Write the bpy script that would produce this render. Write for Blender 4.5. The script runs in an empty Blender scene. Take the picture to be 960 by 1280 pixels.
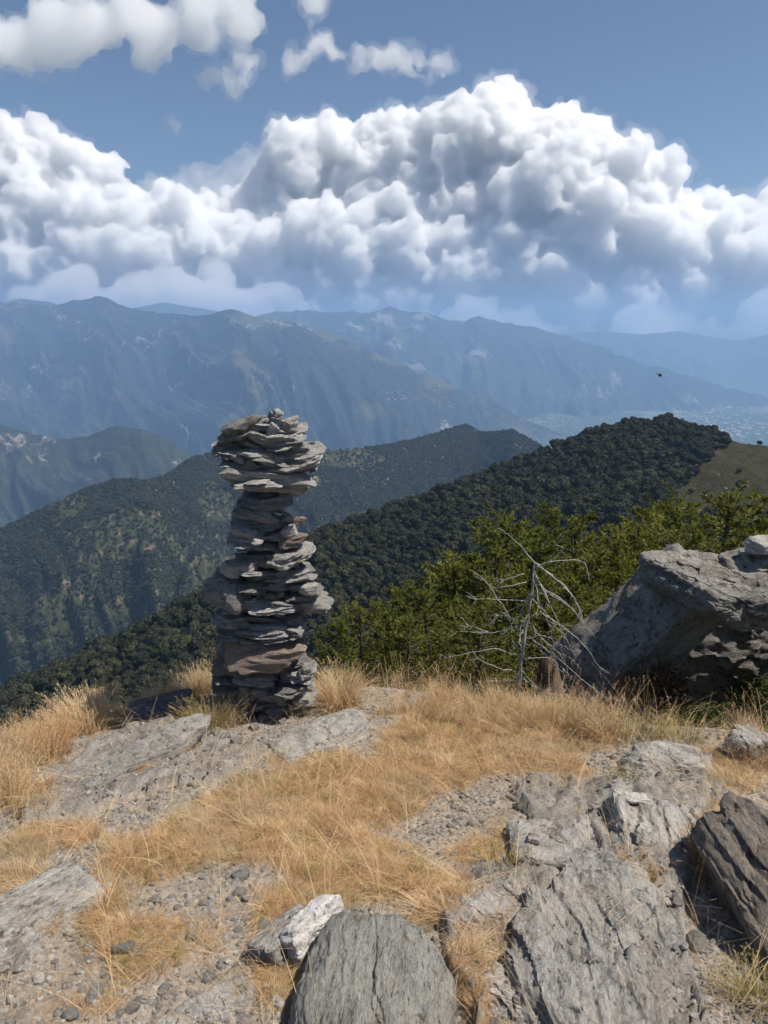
import bpy, bmesh, math, random, time
import numpy as np
from mathutils import Vector, Matrix
_T0 = time.time()
R = math.radians
random.seed(7)
rng = np.random.default_rng(7)
scene = bpy.context.scene
COL = scene.collection

# ------------------------------------------------------------------ camera
PITCH = R(13.7)          # the phone looks a little downhill
FOC = 924.0              # focal length in pixels of the 960 x 1280 photograph
EYE = np.array([0.0, 0.0, 1.6])
cam_d = bpy.data.cameras.new('camera')
cam_d.sensor_fit = 'VERTICAL'
cam_d.sensor_height = 24.0
cam_d.lens = 24.0 * FOC / 1280.0
cam_d.clip_start = 0.05
cam_d.clip_end = 200000.0
cam = bpy.data.objects.new('camera', cam_d)
COL.objects.link(cam)
cam.location = EYE
cam.rotation_euler = (math.pi / 2 - PITCH, 0, 0)
scene.camera = cam

# ------------------------------------------------------------------ sky, sun, exposure
SUN_EL, SUN_AZ = R(60), R(101)      # azimuth clockwise from the view direction (+Y)
world = bpy.data.worlds.new('World')
scene.world = world
world.use_nodes = True
wn = world.node_tree
wn.nodes.clear()
w_out = wn.nodes.new('ShaderNodeOutputWorld')
w_bg = wn.nodes.new('ShaderNodeBackground')
w_sky = wn.nodes.new('ShaderNodeTexSky')
w_sky.sky_type = 'NISHITA'
w_sky.sun_disc = False
w_sky.sun_elevation = SUN_EL
w_sky.sun_rotation = SUN_AZ
w_sky.altitude = 1600
w_sky.air_density = 1.0
w_sky.dust_density = 2.0
w_sky.ozone_density = 1.5
w_bg.inputs['Strength'].default_value = 0.066
wn.links.new(w_sky.outputs[0], w_bg.inputs[0])
wn.links.new(w_bg.outputs[0], w_out.inputs[0])
world.cycles.sampling_method = 'MANUAL'
world.cycles.sample_map_resolution = 512

sun_d = bpy.data.lights.new('sun', 'SUN')
sun_d.energy = 4.6
sun_d.angle = R(0.53)
sun_d.color = (1.0, 0.93, 0.82)
sun = bpy.data.objects.new('sun', sun_d)
COL.objects.link(sun)
SUN_DIR = Vector((math.sin(SUN_AZ) * math.cos(SUN_EL), math.cos(SUN_AZ) * math.cos(SUN_EL), math.sin(SUN_EL)))
sun.rotation_euler = (-SUN_DIR).to_track_quat('-Z', 'Y').to_euler()

scene.view_settings.view_transform = 'Standard'
scene.view_settings.look = 'None'
scene.view_settings.gamma = 1.0
scene.view_settings.use_curve_mapping = False
scene.view_settings.exposure = 0.5
scene.render.film_transparent = False
cy = scene.cycles
cy.use_denoising = True
cy.use_adaptive_sampling = True
cy.adaptive_threshold = 0.03
cy.max_bounces = 28
cy.diffuse_bounces = 3
cy.glossy_bounces = 2
cy.transmission_bounces = 2
cy.volume_bounces = 24
cy.transparent_max_bounces = 8
cy.caustics_reflective = False
cy.caustics_refractive = False

# ------------------------------------------------------------------ helpers
def ray(px, py):
    """unit-forward direction of a pixel of the photograph, in world space"""
    u = (px - 480.0) / FOC
    v = (640.0 - py) / FOC
    cp, sp = math.cos(PITCH), math.sin(PITCH)
    return np.array([u, cp + v * sp, -sp + v * cp])

def at(px, py, dist):
    """point seen at a pixel, at a horizontal distance along +Y"""
    d = ray(px, py)
    return EYE + d * (dist / d[1])

def hash01(ix, iy, iz, seed):
    h = (ix.astype(np.int64) * 374761393 + iy.astype(np.int64) * 668265263 + iz.astype(np.int64) * 2147483647 + seed * 1274126177) & 0xffffffff
    h = ((h ^ (h >> 13)) * 1274126177) & 0xffffffff
    h = ((h ^ (h >> 16)) * 2246822519) & 0xffffffff
    return ((h ^ (h >> 15)) & 0xffffff) / float(0x1000000)

def vnoise(p, seed=0):
    """smooth value noise, 0..1; p is (n,3)"""
    f = np.floor(p)
    i = f.astype(np.int64)
    t = p - f
    t = t * t * t * (t * (t * 6 - 15) + 10)
    out = 0
    for dx in (0, 1):
        wx = t[:, 0] if dx else 1 - t[:, 0]
        for dy in (0, 1):
            wy = t[:, 1] if dy else 1 - t[:, 1]
            for dz in (0, 1):
                wz = t[:, 2] if dz else 1 - t[:, 2]
                out = out + wx * wy * wz * hash01(i[:, 0] + dx, i[:, 1] + dy, i[:, 2] + dz, seed)
    return out

def fbm(p, oct=5, seed=0, gain=0.5, lac=2.03):
    a, s, n = 1.0, 0.0, 0.0
    q = np.array(p, dtype=float)
    for k in range(oct):
        s = s + a * (vnoise(q, seed + k * 17) * 2 - 1)
        n += a
        a *= gain
        q = q * lac + 13.7
    return s / n

def ridged(p, oct=5, seed=0, gain=0.5, lac=2.05):
    a, s, n = 1.0, 0.0, 0.0
    q = np.array(p, dtype=float)
    for k in range(oct):
        v = 1 - np.abs(vnoise(q, seed + k * 17) * 2 - 1)
        s = s + a * v * v
        n += a
        a *= gain
        q = q * lac + 7.3
    return s / n

def smooth(a, b, x):
    t = np.clip((x - a) / (b - a), 0, 1)
    return t * t * (3 - 2 * t)

def mesh_np(name, verts, faces, smooth_shade=True):
    """fast mesh from numpy arrays; faces is (n,3) or (n,4)"""
    me = bpy.data.meshes.new(name)
    verts = np.asarray(verts, dtype=np.float32)
    faces = np.asarray(faces, dtype=np.int32)
    k = faces.shape[1]
    me.vertices.add(len(verts))
    me.vertices.foreach_set('co', verts.ravel())
    me.loops.add(faces.size)
    me.loops.foreach_set('vertex_index', faces.ravel())
    me.polygons.add(len(faces))
    me.polygons.foreach_set('loop_start', np.arange(0, faces.size, k, dtype=np.int32))
    if smooth_shade:
        me.polygons.foreach_set('use_smooth', np.ones(len(faces), dtype=bool))
    me.update(calc_edges=True)
    return me

def grid_faces(nu, nv):
    i = np.arange(nu * nv).reshape(nu, nv)
    return np.stack([i[:-1, :-1].ravel(), i[1:, :-1].ravel(), i[1:, 1:].ravel(), i[:-1, 1:].ravel()], 1)

def fattr(me, name, arr, domain='POINT'):
    a = me.attributes.new(name, 'FLOAT', domain)
    a.data.foreach_set('value', np.asarray(arr, dtype=np.float32))

def obj(name, me, mat=None, parent=None, loc=None):
    o = bpy.data.objects.new(name, me)
    COL.objects.link(o)
    if mat is not None and me is not None and not me.materials:
        me.materials.append(mat)
    if parent is not None:
        o.parent = parent
    if loc is not None:
        o.location = loc
    return o

def tag(o, label, cat=None, group=None, kind=None):
    if label: o['label'] = label
    if cat: o['category'] = cat
    if group: o['group'] = group
    if kind: o['kind'] = kind
    return o

# ------------------------------------------------------------------ material kit
class NT:
    def __init__(self, name):
        self.m = bpy.data.materials.new(name)
        self.m.use_nodes = True
        self.t = self.m.node_tree
        self.t.nodes.clear()
        self.out = self.t.nodes.new('ShaderNodeOutputMaterial')
    def n(self, typ, **kw):
        nd = self.t.nodes.new(typ)
        for k, v in kw.items():
            if hasattr(nd, k) and k not in ('inputs',):
                setattr(nd, k, v)
        return nd
    def put(self, sock, v):
        if hasattr(v, 'links') and hasattr(v, 'is_output'):
            self.t.links.new(v, sock)
        elif isinstance(v, (tuple, list)) and sock.type == 'RGBA':
            sock.default_value = (*v[:3], 1)
        else:
            sock.default_value = v
    def coord(self, which='Object'):
        return self.n('ShaderNodeTexCoord').outputs[which]
    def geo(self, which='Position'):
        return self.n('ShaderNodeNewGeometry').outputs[which]
    def mapping(self, v, scale=(1, 1, 1), rot=(0, 0, 0), loc=(0, 0, 0)):
        nd = self.n('ShaderNodeMapping')
        self.put(nd.inputs['Vector'], v)
        nd.inputs['Scale'].default_value = scale
        nd.inputs['Rotation'].default_value = rot
        nd.inputs['Location'].default_value = loc
        return nd.outputs[0]
    def noise(self, v, scale, detail=4, rough=0.55, dist=0.0, kind='FBM', color=False):
        nd = self.n('ShaderNodeTexNoise')
        nd.noise_type = kind
        self.put(nd.inputs['Vector'], v)
        nd.inputs['Scale'].default_value = scale
        nd.inputs['Detail'].default_value = detail
        nd.inputs['Roughness'].default_value = rough
        nd.inputs['Distortion'].default_value = dist
        return nd.outputs['Color' if color else 'Fac']
    def voro(self, v, scale, feature='F1', out='Distance', rnd=1.0):
        nd = self.n('ShaderNodeTexVoronoi')
        nd.feature = feature
        self.put(nd.inputs['Vector'], v)
        nd.inputs['Scale'].default_value = scale
        nd.inputs['Randomness'].default_value = rnd
        return nd.outputs[out]
    def ramp(self, f, stops, interp='LINEAR'):
        nd = self.n('ShaderNodeValToRGB')
        nd.color_ramp.interpolation = interp
        self.put(nd.inputs[0], f)
        el = nd.color_ramp.elements
        while len(el) < len(stops): el.new(0.5)
        for e, (p, c) in zip(el, stops):
            e.position = p
            e.color = (*c, 1) if isinstance(c, (tuple, list)) else (c, c, c, 1)
        return nd.outputs[0]
    def math(self, op, a, b=0.0, c=None, clamp=False):
        nd = self.n('ShaderNodeMath')
        nd.operation = op
        nd.use_clamp = clamp
        self.put(nd.inputs[0], a)
        self.put(nd.inputs[1], b)
        if c is not None: self.put(nd.inputs[2], c)
        return nd.outputs[0]
    def mix(self, f, a, b, mode='MIX'):
        nd = self.n('ShaderNodeMix')
        nd.data_type = 'RGBA'
        nd.blend_type = mode
        self.put(nd.inputs[0], f)
        self.put(nd.inputs[6], a)
        self.put(nd.inputs[7], b)
        return nd.outputs[2]
    def maprange(self, f, a, b, c=0.0, d=1.0):
        nd = self.n('ShaderNodeMapRange')
        self.put(nd.inputs[0], f)
        for i, v in enumerate((a, b, c, d)): nd.inputs[1 + i].default_value = v
        return nd.outputs[0]
    def attr(self, name, out='Fac', typ='GEOMETRY'):
        nd = self.n('ShaderNodeAttribute')
        nd.attribute_name = name
        nd.attribute_type = typ
        return nd.outputs[out]
    def bump(self, h, strength=0.5, dist=0.01, normal=None):
        nd = self.n('ShaderNodeBump')
        self.put(nd.inputs['Height'], h)
        nd.inputs['Strength'].default_value = strength
        nd.inputs['Distance'].default_value = dist
        if normal is not None: self.put(nd.inputs['Normal'], normal)
        return nd.outputs[0]
    def bsdf(self, color, rough=0.9, normal=None, spec=0.2, sss=None, trans=None):
        nd = self.n('ShaderNodeBsdfPrincipled')
        self.put(nd.inputs['Base Color'], color)
        self.put(nd.inputs['Roughness'], rough)
        nd.inputs['Specular IOR Level'].default_value = spec
        if normal is not None: self.put(nd.inputs['Normal'], normal)
        sh = nd.outputs[0]
        if trans is not None:
            tr = self.n('ShaderNodeBsdfTranslucent')
            self.put(tr.inputs['Color'], trans[1])
            mx = self.n('ShaderNodeMixShader')
            mx.inputs[0].default_value = trans[0]
            self.t.links.new(sh, mx.inputs[1])
            self.t.links.new(tr.outputs[0], mx.inputs[2])
            sh = mx.outputs[0]
        self.t.links.new(sh, self.out.inputs['Surface'])
        return self.m

# ------------------------------------------------------------------ clouds (real bodies of scattering water droplets)
def ico(sub):
    bm = bmesh.new()
    bmesh.ops.create_icosphere(bm, subdivisions=sub, radius=1.0)
    v = np.array([x.co[:] for x in bm.verts])
    f = np.array([[q.index for q in p.verts] for p in bm.faces])
    bm.free()
    return v, f
ICO = {k: ico(k) for k in (1, 2, 3, 4)}

def cloud_material(name, density, aniso=0.35):
    nt = NT(name)
    v = nt.n('ShaderNodeVolumePrincipled')
    v.inputs['Color'].default_value = (0.988, 0.989, 0.992, 1)
    v.inputs['Density'].default_value = density
    v.inputs['Anisotropy'].default_value = aniso
    nt.t.links.new(v.outputs[0], nt.out.inputs['Volume'])
    nt.m.cycles.homogeneous_volume = True
    return nt.m

def billow(q, seed):
    """rounded bulges with creases between them, 0..1"""
    b = np.floor(q).astype(np.int64)
    best = np.full(len(q), 9.0)
    for dx in (-1, 0, 1):
        for dy in (-1, 0, 1):
            for dz in (-1, 0, 1):
                i, j, k = b[:, 0] + dx, b[:, 1] + dy, b[:, 2] + dz
                x = q[:, 0] - i - hash01(i, j, k, seed); y = q[:, 1] - j - hash01(i, j, k, seed + 1); z = q[:, 2] - k - hash01(i, j, k, seed + 2)
                best = np.minimum(best, x * x + y * y + z * z)
    return 1 - np.minimum(best, 1.0)

def cloud(name, lumps, voxel, mat, seed, puff=(0.5, 0.42, 0.4), levels=3, kids=(18, 8, 3), flat=None, noise_amp=0.95, up_bias=0.25, veil=None):
    """cauliflower heap: lumps (x,y,z,r) carry smaller lumps, which carry smaller ones; merged by a voxel remesh"""
    rg = np.random.default_rng(seed)
    sph = [tuple(l) for l in lumps]
    cur = list(sph)
    for lv in range(levels):
        nxt = []
        for (x, y, z, r) in cur:
            for k in range(kids[lv]):
                d = rg.normal(size=3)
                d /= np.linalg.norm(d)
                if d[1] > 0.35: d[1] *= -1           # crowd the near side and the top
                d[2] += up_bias
                d /= np.linalg.norm(d)
                rr = r * puff[lv] * rg.uniform(0.35, 1.25)
                q = r * rg.uniform(0.6, 1.0)
                nxt.append((x + d[0] * q, y + d[1] * q, z + d[2] * q, rr))
        sph += nxt
        cur = nxt
    V, F, off = [], [], 0
    for (x, y, z, r) in sph:
        v, f = ICO[1] if r < 2.5 * voxel else ICO[2] if r < 8 * voxel else ICO[3]
        V.append(v * r + (x, y, z))
        F.append(f + off)
        off += len(v)
    V = np.concatenate(V); F = np.concatenate(F)
    if flat is not None:
        V[:, 2] = np.where(V[:, 2] < flat, flat - (flat - V[:, 2]) * 0.25, V[:, 2])
    me = mesh_np(name, V, F)
    o = obj(name, me)
    def remesh(vs):
        md = o.modifiers.new('m', 'REMESH')
        md.mode = 'VOXEL'
        md.voxel_size = vs
        ev = o.evaluated_get(bpy.context.evaluated_depsgraph_get())
        m2 = bpy.data.meshes.new_from_object(ev)
        o.modifiers.clear()
        old = o.data
        o.data = m2
        bpy.data.meshes.remove(old)
        return m2
    me2 = remesh(voxel * 1.25)
    n = len(me2.vertices)
    co = np.zeros(n * 3, dtype=np.float32); me2.vertices.foreach_get('co', co)
    no = np.zeros(n * 3, dtype=np.float32); me2.vertices.foreach_get('normal', no)
    co = co.reshape(-1, 3).astype(float); no = no.reshape(-1, 3)
    s = voxel
    lift = smooth(-0.35, 0.35, fbm(co / (s * 60), 3, seed + 50))        # some flanks are crisp, others soft
    w = np.stack([fbm(co / (s * 12) + 7.7 * k, 2, seed + 60 + k) for k in range(3)], 1) * s * 5
    d = billow((co + w) / (s * 13), seed + 2) * 2.6 + billow((co + w) / (s * 6.5), seed + 4) * 1.9 * (0.4 + 0.6 * lift) + billow((co + w * 0.5) / (s * 3.4), seed + 3) * 1.4 * lift
    d = d + fbm(co / (s * 26), 3, seed) * 4.5 + fbm(co / (s * 6), 4, seed + 5, gain=0.7) * 3.2
    co = co + no * ((d - 3.6) * noise_amp * s * 1.7)[:, None]
    me2.vertices.foreach_set('co', co.astype(np.float32).ravel())
    me2.update()
    if veil is not None:                            # thin outer fringe of the same cloud
        dv = d * 0.7 + fbm(co / (s * 9), 4, seed + 33, gain=0.65) * 6.0 - 1.6
        cv_ = co + no * (dv * noise_amp * s * 1.5)[:, None]
        fv = np.zeros(len(me2.polygons) * 4, dtype=np.int32); me2.polygons.foreach_get('vertices', fv)
        mv = mesh_np('fringe', cv_, fv.reshape(-1, 4))
    me2 = remesh(voxel)
    me2.polygons.foreach_set('use_smooth', np.ones(len(me2.polygons), dtype=bool))
    me2.update()
    me2.materials.clear()
    me2.materials.append(mat)
    if veil is not None:
        core, keep_me = o, me2
        o = obj('fringe', mv)
        m3 = remesh(voxel * 1.8)
        m3.materials.clear(); m3.materials.append(veil)
        o.parent = core
        o = core
    return o


CS = 3500.0
def lump(px, py, rpx, dist=38000.0):
    d_ = dist + CS
    p = at(px, py, d_)
    return (p[0], p[1], p[2], rpx * d_ / FOC)
M_veil = cloud_material('cloud_fringe_droplets', 0.00020)
M_cloud = cloud_material('cloud_droplets', 0.0040)
heap = [lump(*a) for a in [
    (615, 185, 50, 39500), (575, 200, 45, 40500), (665, 190, 42, 39000), (705, 205, 45, 38500), (690, 250, 60, 38000), (750, 225, 45), (790, 250, 45), (740, 285, 55, 37000), (830, 268, 33, 38500),
    (520, 215, 50, 41000), (480, 185, 36, 41500), (425, 200, 42, 42000), (375, 225, 42, 42000), (560, 270, 60, 39500), (610, 300, 50, 38500), (470, 265, 50, 40500), (340, 270, 40, 41500),
    (410, 300, 45, 38500), (355, 315, 38, 38500), (450, 325, 45, 38000), (520, 330, 45, 37500), (580, 345, 45, 36800), (640, 345, 45, 36500), (690, 330, 40, 36500), (310, 340, 32, 38500),
    (885, 290, 36, 38500), (935, 302, 38, 38500), (990, 305, 45, 38500), (860, 320, 50, 37000), (800, 320, 50, 36800), (930, 340, 50, 37000), (780, 370, 40, 36200), (850, 375, 40, 36200), (720, 375, 36, 36200),
    (500, 370, 30, 36800), (430, 365, 32, 37000), (365, 365, 28, 37500), (600, 385, 28, 36500), (660, 390, 26, 36500), (920, 390, 36, 36500), (800, 400, 22, 36800), (880, 408, 18, 37200), (540, 385, 22, 36800), (950, 410, 22, 37200)]]
tag(cloud('cumulus_cloud', heap, 82.0, M_cloud, 11, veil=M_veil), 'towering white cumulus bank filling the middle and right above the mountains', 'cloud')
left = [lump(*a) for a in [
    (10, 208, 36, 41000), (60, 205, 32, 41000), (105, 208, 28, 41000), (140, 216, 22, 41000), (-40, 225, 40, 41000), (30, 225, 40, 40500), (95, 230, 34, 40500), (40, 290, 45, 39000), (105, 285, 42, 39000), (165, 275, 36, 39000),
    (215, 285, 36, 39000), (250, 315, 34, 38500), (205, 335, 34, 38000), (150, 330, 38, 38000), (90, 335, 38, 38000), (30, 335, 40, 38000), (300, 300, 26, 39500), (270, 265, 22, 41000), (-60, 300, 55, 39500),
    (240, 360, 24, 38000), (290, 358, 24, 38000), (180, 365, 20, 38000), (120, 368, 18, 38000), (60, 368, 18, 38000), (0, 368, 24, 38000)]]
tag(cloud('cumulus_cloud', left, 86.0, M_cloud, 12, up_bias=0.1, veil=M_veil), 'softer white cumulus bank at the left above the mountains', 'cloud')
for sd_, lst_ in ((14, [(1085, 345, 55, 39000), (1170, 330, 70, 39500), (1260, 330, 80, 39500), (1380, 300, 90, 40000)]), (15, [(-160, 310, 62, 39800), (-260, 310, 75, 39800), (-380, 290, 90, 40000)])):
    tag(cloud('cumulus_cloud', [lump(*a) for a in lst_], 220.0, M_cloud, sd_, noise_amp=0.8), 'white cumulus continuing past the %s edge of the view' % ('right' if sd_ == 14 else 'left'), 'cloud')
M_haze_cloud = cloud_material('thin_layer_droplets', 0.00045)
tag(cloud('cloud_bank', [lump(*a) for a in [(190, 245, 16, 41500), (220, 240, 18, 41500), (250, 232, 18, 41800), (285, 225, 18, 41800), (315, 218, 20, 42000), (345, 212, 18, 42000), (205, 270, 20, 41500), (240, 268, 22, 41500), (280, 260, 22, 41500), (320, 250, 22, 41800), (170, 262, 16, 41500)]], 110.0, M_haze_cloud, 16, kids=(10, 5, 2), noise_amp=1.1, up_bias=0.0), 'thin grey-white cloud veil between the left and middle cumulus', 'cloud')
M_soft = cloud_material('soft_cloud_droplets', 0.0011)
rs_ = np.random.default_rng(77)
base = []
for k in range(150):
    x_ = rs_.uniform(-260, 1240)
    hz_ = np.interp(x_, [0, 400, 960], [384, 398, 416])
    base.append(lump(x_, hz_ - abs(rs_.normal(0, 22)) + 10, rs_.uniform(7, 19), rs_.uniform(31800, 34500)))
base = [(x, y, z, r) for (x, y, z, r) in base if y - 1.5 * r > 33700]
tag(cloud('cloud_bank', base, 145.0, M_soft, 13, kids=(10, 5, 2), noise_amp=1.2, up_bias=0.0), 'soft hazy cloud bank along the skyline under the cumulus', 'cloud')
M_wisp = cloud_material('thin_cloud_droplets', 0.0024)
M_wisp_fringe = cloud_material('thin_cloud_fringe_droplets', 0.0005)
def near_cloud(path, n, jit, rad, seed, label):
    """ragged cloud fragment: many small puffs strewn along a path of (pixel, row)"""
    rg = np.random.default_rng(seed)
    q = np.array(path, float)
    s = np.concatenate([[0], np.cumsum(np.hypot(*np.diff(q, axis=0).T))])
    l = []
    for k in range(n):
        t = rg.uniform(0, s[-1])
        px, py = np.interp(t, s, q[:, 0]), np.interp(t, s, q[:, 1])
        d = 14000.0 * rg.uniform(0.97, 1.03)
        p = at(px + rg.normal(0, jit[0]), py + rg.normal(0, jit[1]), d)
        l.append((p[0], p[1], p[2], rg.uniform(*rad) * d / FOC))
    tag(cloud('cloud_fragment', l, 34.0, M_wisp, seed, puff=(0.55, 0.5, 0.45), kids=(9, 4, 2), noise_amp=0.75, up_bias=0.0, veil=M_wisp_fringe), label, 'cloud')
near_cloud([(-140, 30), (-40, 40), (30, 55), (90, 35), (150, 28), (205, 42), (250, 32), (300, 12)], 70, (12, 14), (9, 26), 21, 'broad bright cloud fragment in the top left corner')
near_cloud([(318, 66), (300, 82), (286, 98), (276, 112)], 16, (9, 6), (4, 11), 22, 'small ragged cloud wisp hanging below the top left cloud')
near_cloud([(358, 90), (385, 76), (400, 46), (420, 66), (460, 74), (500, 78), (535, 76), (556, 78)], 60, (6, 7), (4, 10), 26, 'single fleecy cloud fragment at the top centre')
near_cloud([(378, -2), (394, 2)], 5, (3, 3), (4, 7), 24, 'tiny cloud scrap at the top edge')
near_cloud([(220, 157), (223, 157)], 1, (0.1, 0.1), (13, 14), 25, 'tiny oval cloud puff between the cloud layers')
print('clouds', time.time() - _T0)
# ------------------------------------------------------------------ far terrain
VALLEY = -1400.0

def mountain(name, ridge, slope_f, slope_b, depth_f, depth_b, mat, seed, arc=900.0, run=3200.0, shear=0.45, amp=0.30,
             rough=12.0, nu=460, nf=110, nb=16, x0=-260, x1=1220, floor=VALLEY - 60, power=1.0, jag=1.6, sf=None, near_frac=None):
    """a range: its crest follows the ridge (pixel column, pixel row, distance); flanks fall to both sides, cut by gullies"""
    rx = np.array([a[0] for a in ridge], float)
    px = np.linspace(x0, x1, nu)
    py = np.interp(px, rx, [a[1] for a in ridge])
    D = np.interp(px, rx, [a[2] for a in ridge])
    py = py - jag * (ridged(np.stack([px / 26.0, np.full(nu, seed * 2.3), np.zeros(nu)], 1), 4, seed + 70, gain=0.6) - 0.5) * 3.0
    dirs = np.array([ray(a, b) for a, b in zip(px, py)])
    hor = np.hypot(dirs[:, 0], dirs[:, 1])
    Zr = 1.6 + dirs[:, 2] / hor * D * hor / dirs[:, 1]
    az = np.arctan2(dirs[:, 0], dirs[:, 1])
    rad = D * hor / dirs[:, 1]
    t = np.concatenate([-np.linspace(1, 0, nf, endpoint=False) ** 1.25, np.linspace(0, 1, nb) ** 1.3])
    off = np.where(t < 0, t * depth_f, t * depth_b)
    RR = rad[:, None] + off[None, :]
    if near_frac:                                   # the front reaches the same share of the way to the camera everywhere
        RR = np.where(off[None, :] < 0, rad[:, None] * (1 + t[None, :] * near_frac), RR)
    X = np.sin(az)[:, None] * RR
    Y = np.cos(az)[:, None] * RR
    fall = np.where(off < 0, -off * slope_f, off * slope_b)
    if sf is None:
        Z = Zr[:, None] - fall[None, :]
    else:                                           # front slope that changes along the ridge
        sl = np.interp(px, rx, sf)
        Z = Zr[:, None] - np.where(off[None, :] < 0, (rad[:, None] - RR) * sl[:, None], off[None, :] * slope_b)
    A = (az * np.mean(rad))[:, None] + shear * off[None, :]
    P = np.stack([(A / arc).ravel(), (np.broadcast_to(off, RR.shape) / run).ravel(), np.full(RR.size, seed * 1.7)], 1)
    W = np.stack([X.ravel() / (arc * 1.4), Y.ravel() / (arc * 1.4), np.full(RR.size, seed * 3.1)], 1)
    P[:, 0] += 0.55 * fbm(W, 3, seed + 40)
    sp = ridged(P, 7, seed, gain=0.6).reshape(RR.shape)
    d = np.minimum(np.abs(off), 1900.0)[None, :]
    Z = Z + (sp - 0.62) * amp * 1.6 * (d + 12)
    P2 = P * np.array([2.7, 3.4, 1.0]) + 31.0
    Z = Z + (ridged(P2, 4, seed + 90, gain=0.6).reshape(RR.shape) - 0.55) * amp * 0.5 * np.minimum(d, 500.0)
    fine = fbm(np.stack([X.ravel() / 160, Y.ravel() / 160, np.zeros(RR.size)], 1), 4, seed + 9).reshape(RR.shape)
    Z = Z + fine * rough * np.minimum(1, 0.3 + d / 300.0)
    Z = np.maximum(Z, floor)
    me = mesh_np(name, np.stack([X, Y, Z], 2).reshape(-1, 3), grid_faces(nu, len(t))[:, ::-1])
    fattr(me, 'spur', sp.ravel())
    o = obj(name, me, mat)
    o['kind'] = 'structure'
    return o, np.stack([X, Y, Z], 2)

def range_material(name, forest, grass, rock, scale, rock_amt=0.58, grass_amt=0.55, fine=1.0, bump=40.0):
    nt = NT(name)
    p = nt.geo('Position')
    n1 = nt.noise(p, 0.0009 * scale, 6, 0.62)
    n2 = nt.noise(nt.mapping(p, (1, 1, 0.5), loc=(5000, 900, 0)), 0.0016 * scale, 7, 0.66)
    n3 = nt.noise(p, 0.011 * fine, 7, 0.75)
    spur = nt.attr('spur')
    col = nt.mix(nt.ramp(n3, [(0.3, 0), (0.7, 1)]), tuple(c * 0.5 for c in forest), tuple(c * 1.6 for c in forest))
    g = nt.math('ADD', n1, nt.math('MULTIPLY', nt.math('SUBTRACT', n3, 0.5), 0.25))
    col = nt.mix(nt.ramp(g, [(grass_amt, 0), (grass_amt + 0.06, 1)]), col, grass)
    r = nt.math('ADD', nt.math('ADD', n2, nt.math('MULTIPLY', nt.math('SUBTRACT', spur, 0.5), 0.18)), nt.math('MULTIPLY', nt.math('SUBTRACT', n3, 0.5), 0.45))
    col = nt.mix(nt.ramp(r, [(rock_amt, 0), (rock_amt + 0.07, 1)]), col, rock)
    return nt.bsdf(col, 0.95, nt.bump(nt.noise(p, 0.012 * fine, 6, 0.7), 0.9, bump), spec=0.05)

M_m3 = range_material('far_range_ground', (0.05, 0.065, 0.045), (0.10, 0.11, 0.06), (0.16, 0.16, 0.15), 0.5, 0.66)
M_m2 = range_material('high_range_ground', (0.032, 0.042, 0.034), (0.08, 0.08, 0.05), (0.25, 0.24, 0.22), 0.7)
M_m1 = range_material('massif_ground', (0.028, 0.036, 0.030), (0.10, 0.095, 0.055), (0.34, 0.32, 0.30), 1.0, 0.625, 0.55, 1.5)
M_c = range_material('spur_ground', (0.034, 0.042, 0.03), (0.10, 0.09, 0.05), (0.30, 0.25, 0.21), 2.2, 0.60, 0.60, 1.6, 16.0)

mountain('distant_mountain_range', [(-260, 395, 21330), (-60, 380, 21330), (160, 386, 20540), (205, 378, 20540), (255, 386, 20540), (330, 398, 20540), (420, 400, 21330), (520, 398, 22120), (640, 404, 22120),
    (700, 418, 22120), (752, 414, 22120), (800, 418, 22120), (850, 414, 22120), (888, 421, 22120), (925, 426, 22120), (960, 418, 22120), (1080, 408, 22120), (1220, 415, 22120)],
    0.30, 0.4, 5000, 2000, M_m3, 3, arc=1500, run=5000, amp=0.25, rough=30, nu=420, nf=50, nb=8, jag=0.5)
mountain('high_mountain_range', [(-260, 388, 16200), (20, 374, 16650), (60, 377, 16650), (120, 392, 16200), (300, 400, 16200), (340, 391, 16200), (372, 386, 16200), (400, 391, 16200), (425, 390, 16200), (455, 391, 16200),
    (485, 384, 16200), (510, 391, 16200), (532, 391, 16200), (560, 401, 16200), (580, 402, 16200), (598, 395, 16200), (625, 401, 16200), (660, 408, 16200), (700, 418, 16200),
    (745, 432, 15750), (800, 452, 15300), (850, 468, 14850), (900, 482, 14850), (960, 497, 14850), (1220, 545, 14850)],
    0.36, 0.4, 4600, 2000, M_m2, 5, arc=1300, run=4600, amp=0.26, rough=22, nu=600, nf=64, nb=8, jag=2.4)
_, GM = mountain('mountain_massif', [(-260, 400, 12500), (-40, 376, 12500), (0, 378, 12500), (60, 382, 12500), (100, 374, 12500), (124, 370, 12500), (150, 381, 12300), (185, 390, 12200), (215, 392, 12000), (245, 396, 11500),
    (268, 392, 11200), (290, 386, 11000), (312, 393, 10900), (335, 402, 10800), (365, 402, 10600), (395, 412, 10500), (430, 424, 10400), (470, 441, 10300), (520, 462, 10200), (570, 484, 10200), (615, 503, 10200), (660, 525, 10200), (760, 565, 10200), (1220, 600, 10200)],
    0.46, 0.5, 5200, 2500, M_m1, 8, arc=1050, run=3600, amp=0.36, rough=16, nu=560, nf=170, nb=12, shear=0.5)
mountain('rocky_spur', [(-260, 500, 5600), (-60, 522, 5500), (0, 531, 5400), (35, 541, 5300), (80, 549, 5200), (110, 545, 5100), (145, 531, 5000), (178, 536, 4900), (215, 552, 4900), (260, 580, 4900), (330, 615, 4900), (480, 680, 4900), (700, 760, 4900)],
    0.5, 0.55, 2600, 1500, M_c, 12, arc=420, run=1500, amp=0.36, rough=14, nu=300, nf=130, nb=10, x1=700)

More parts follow.
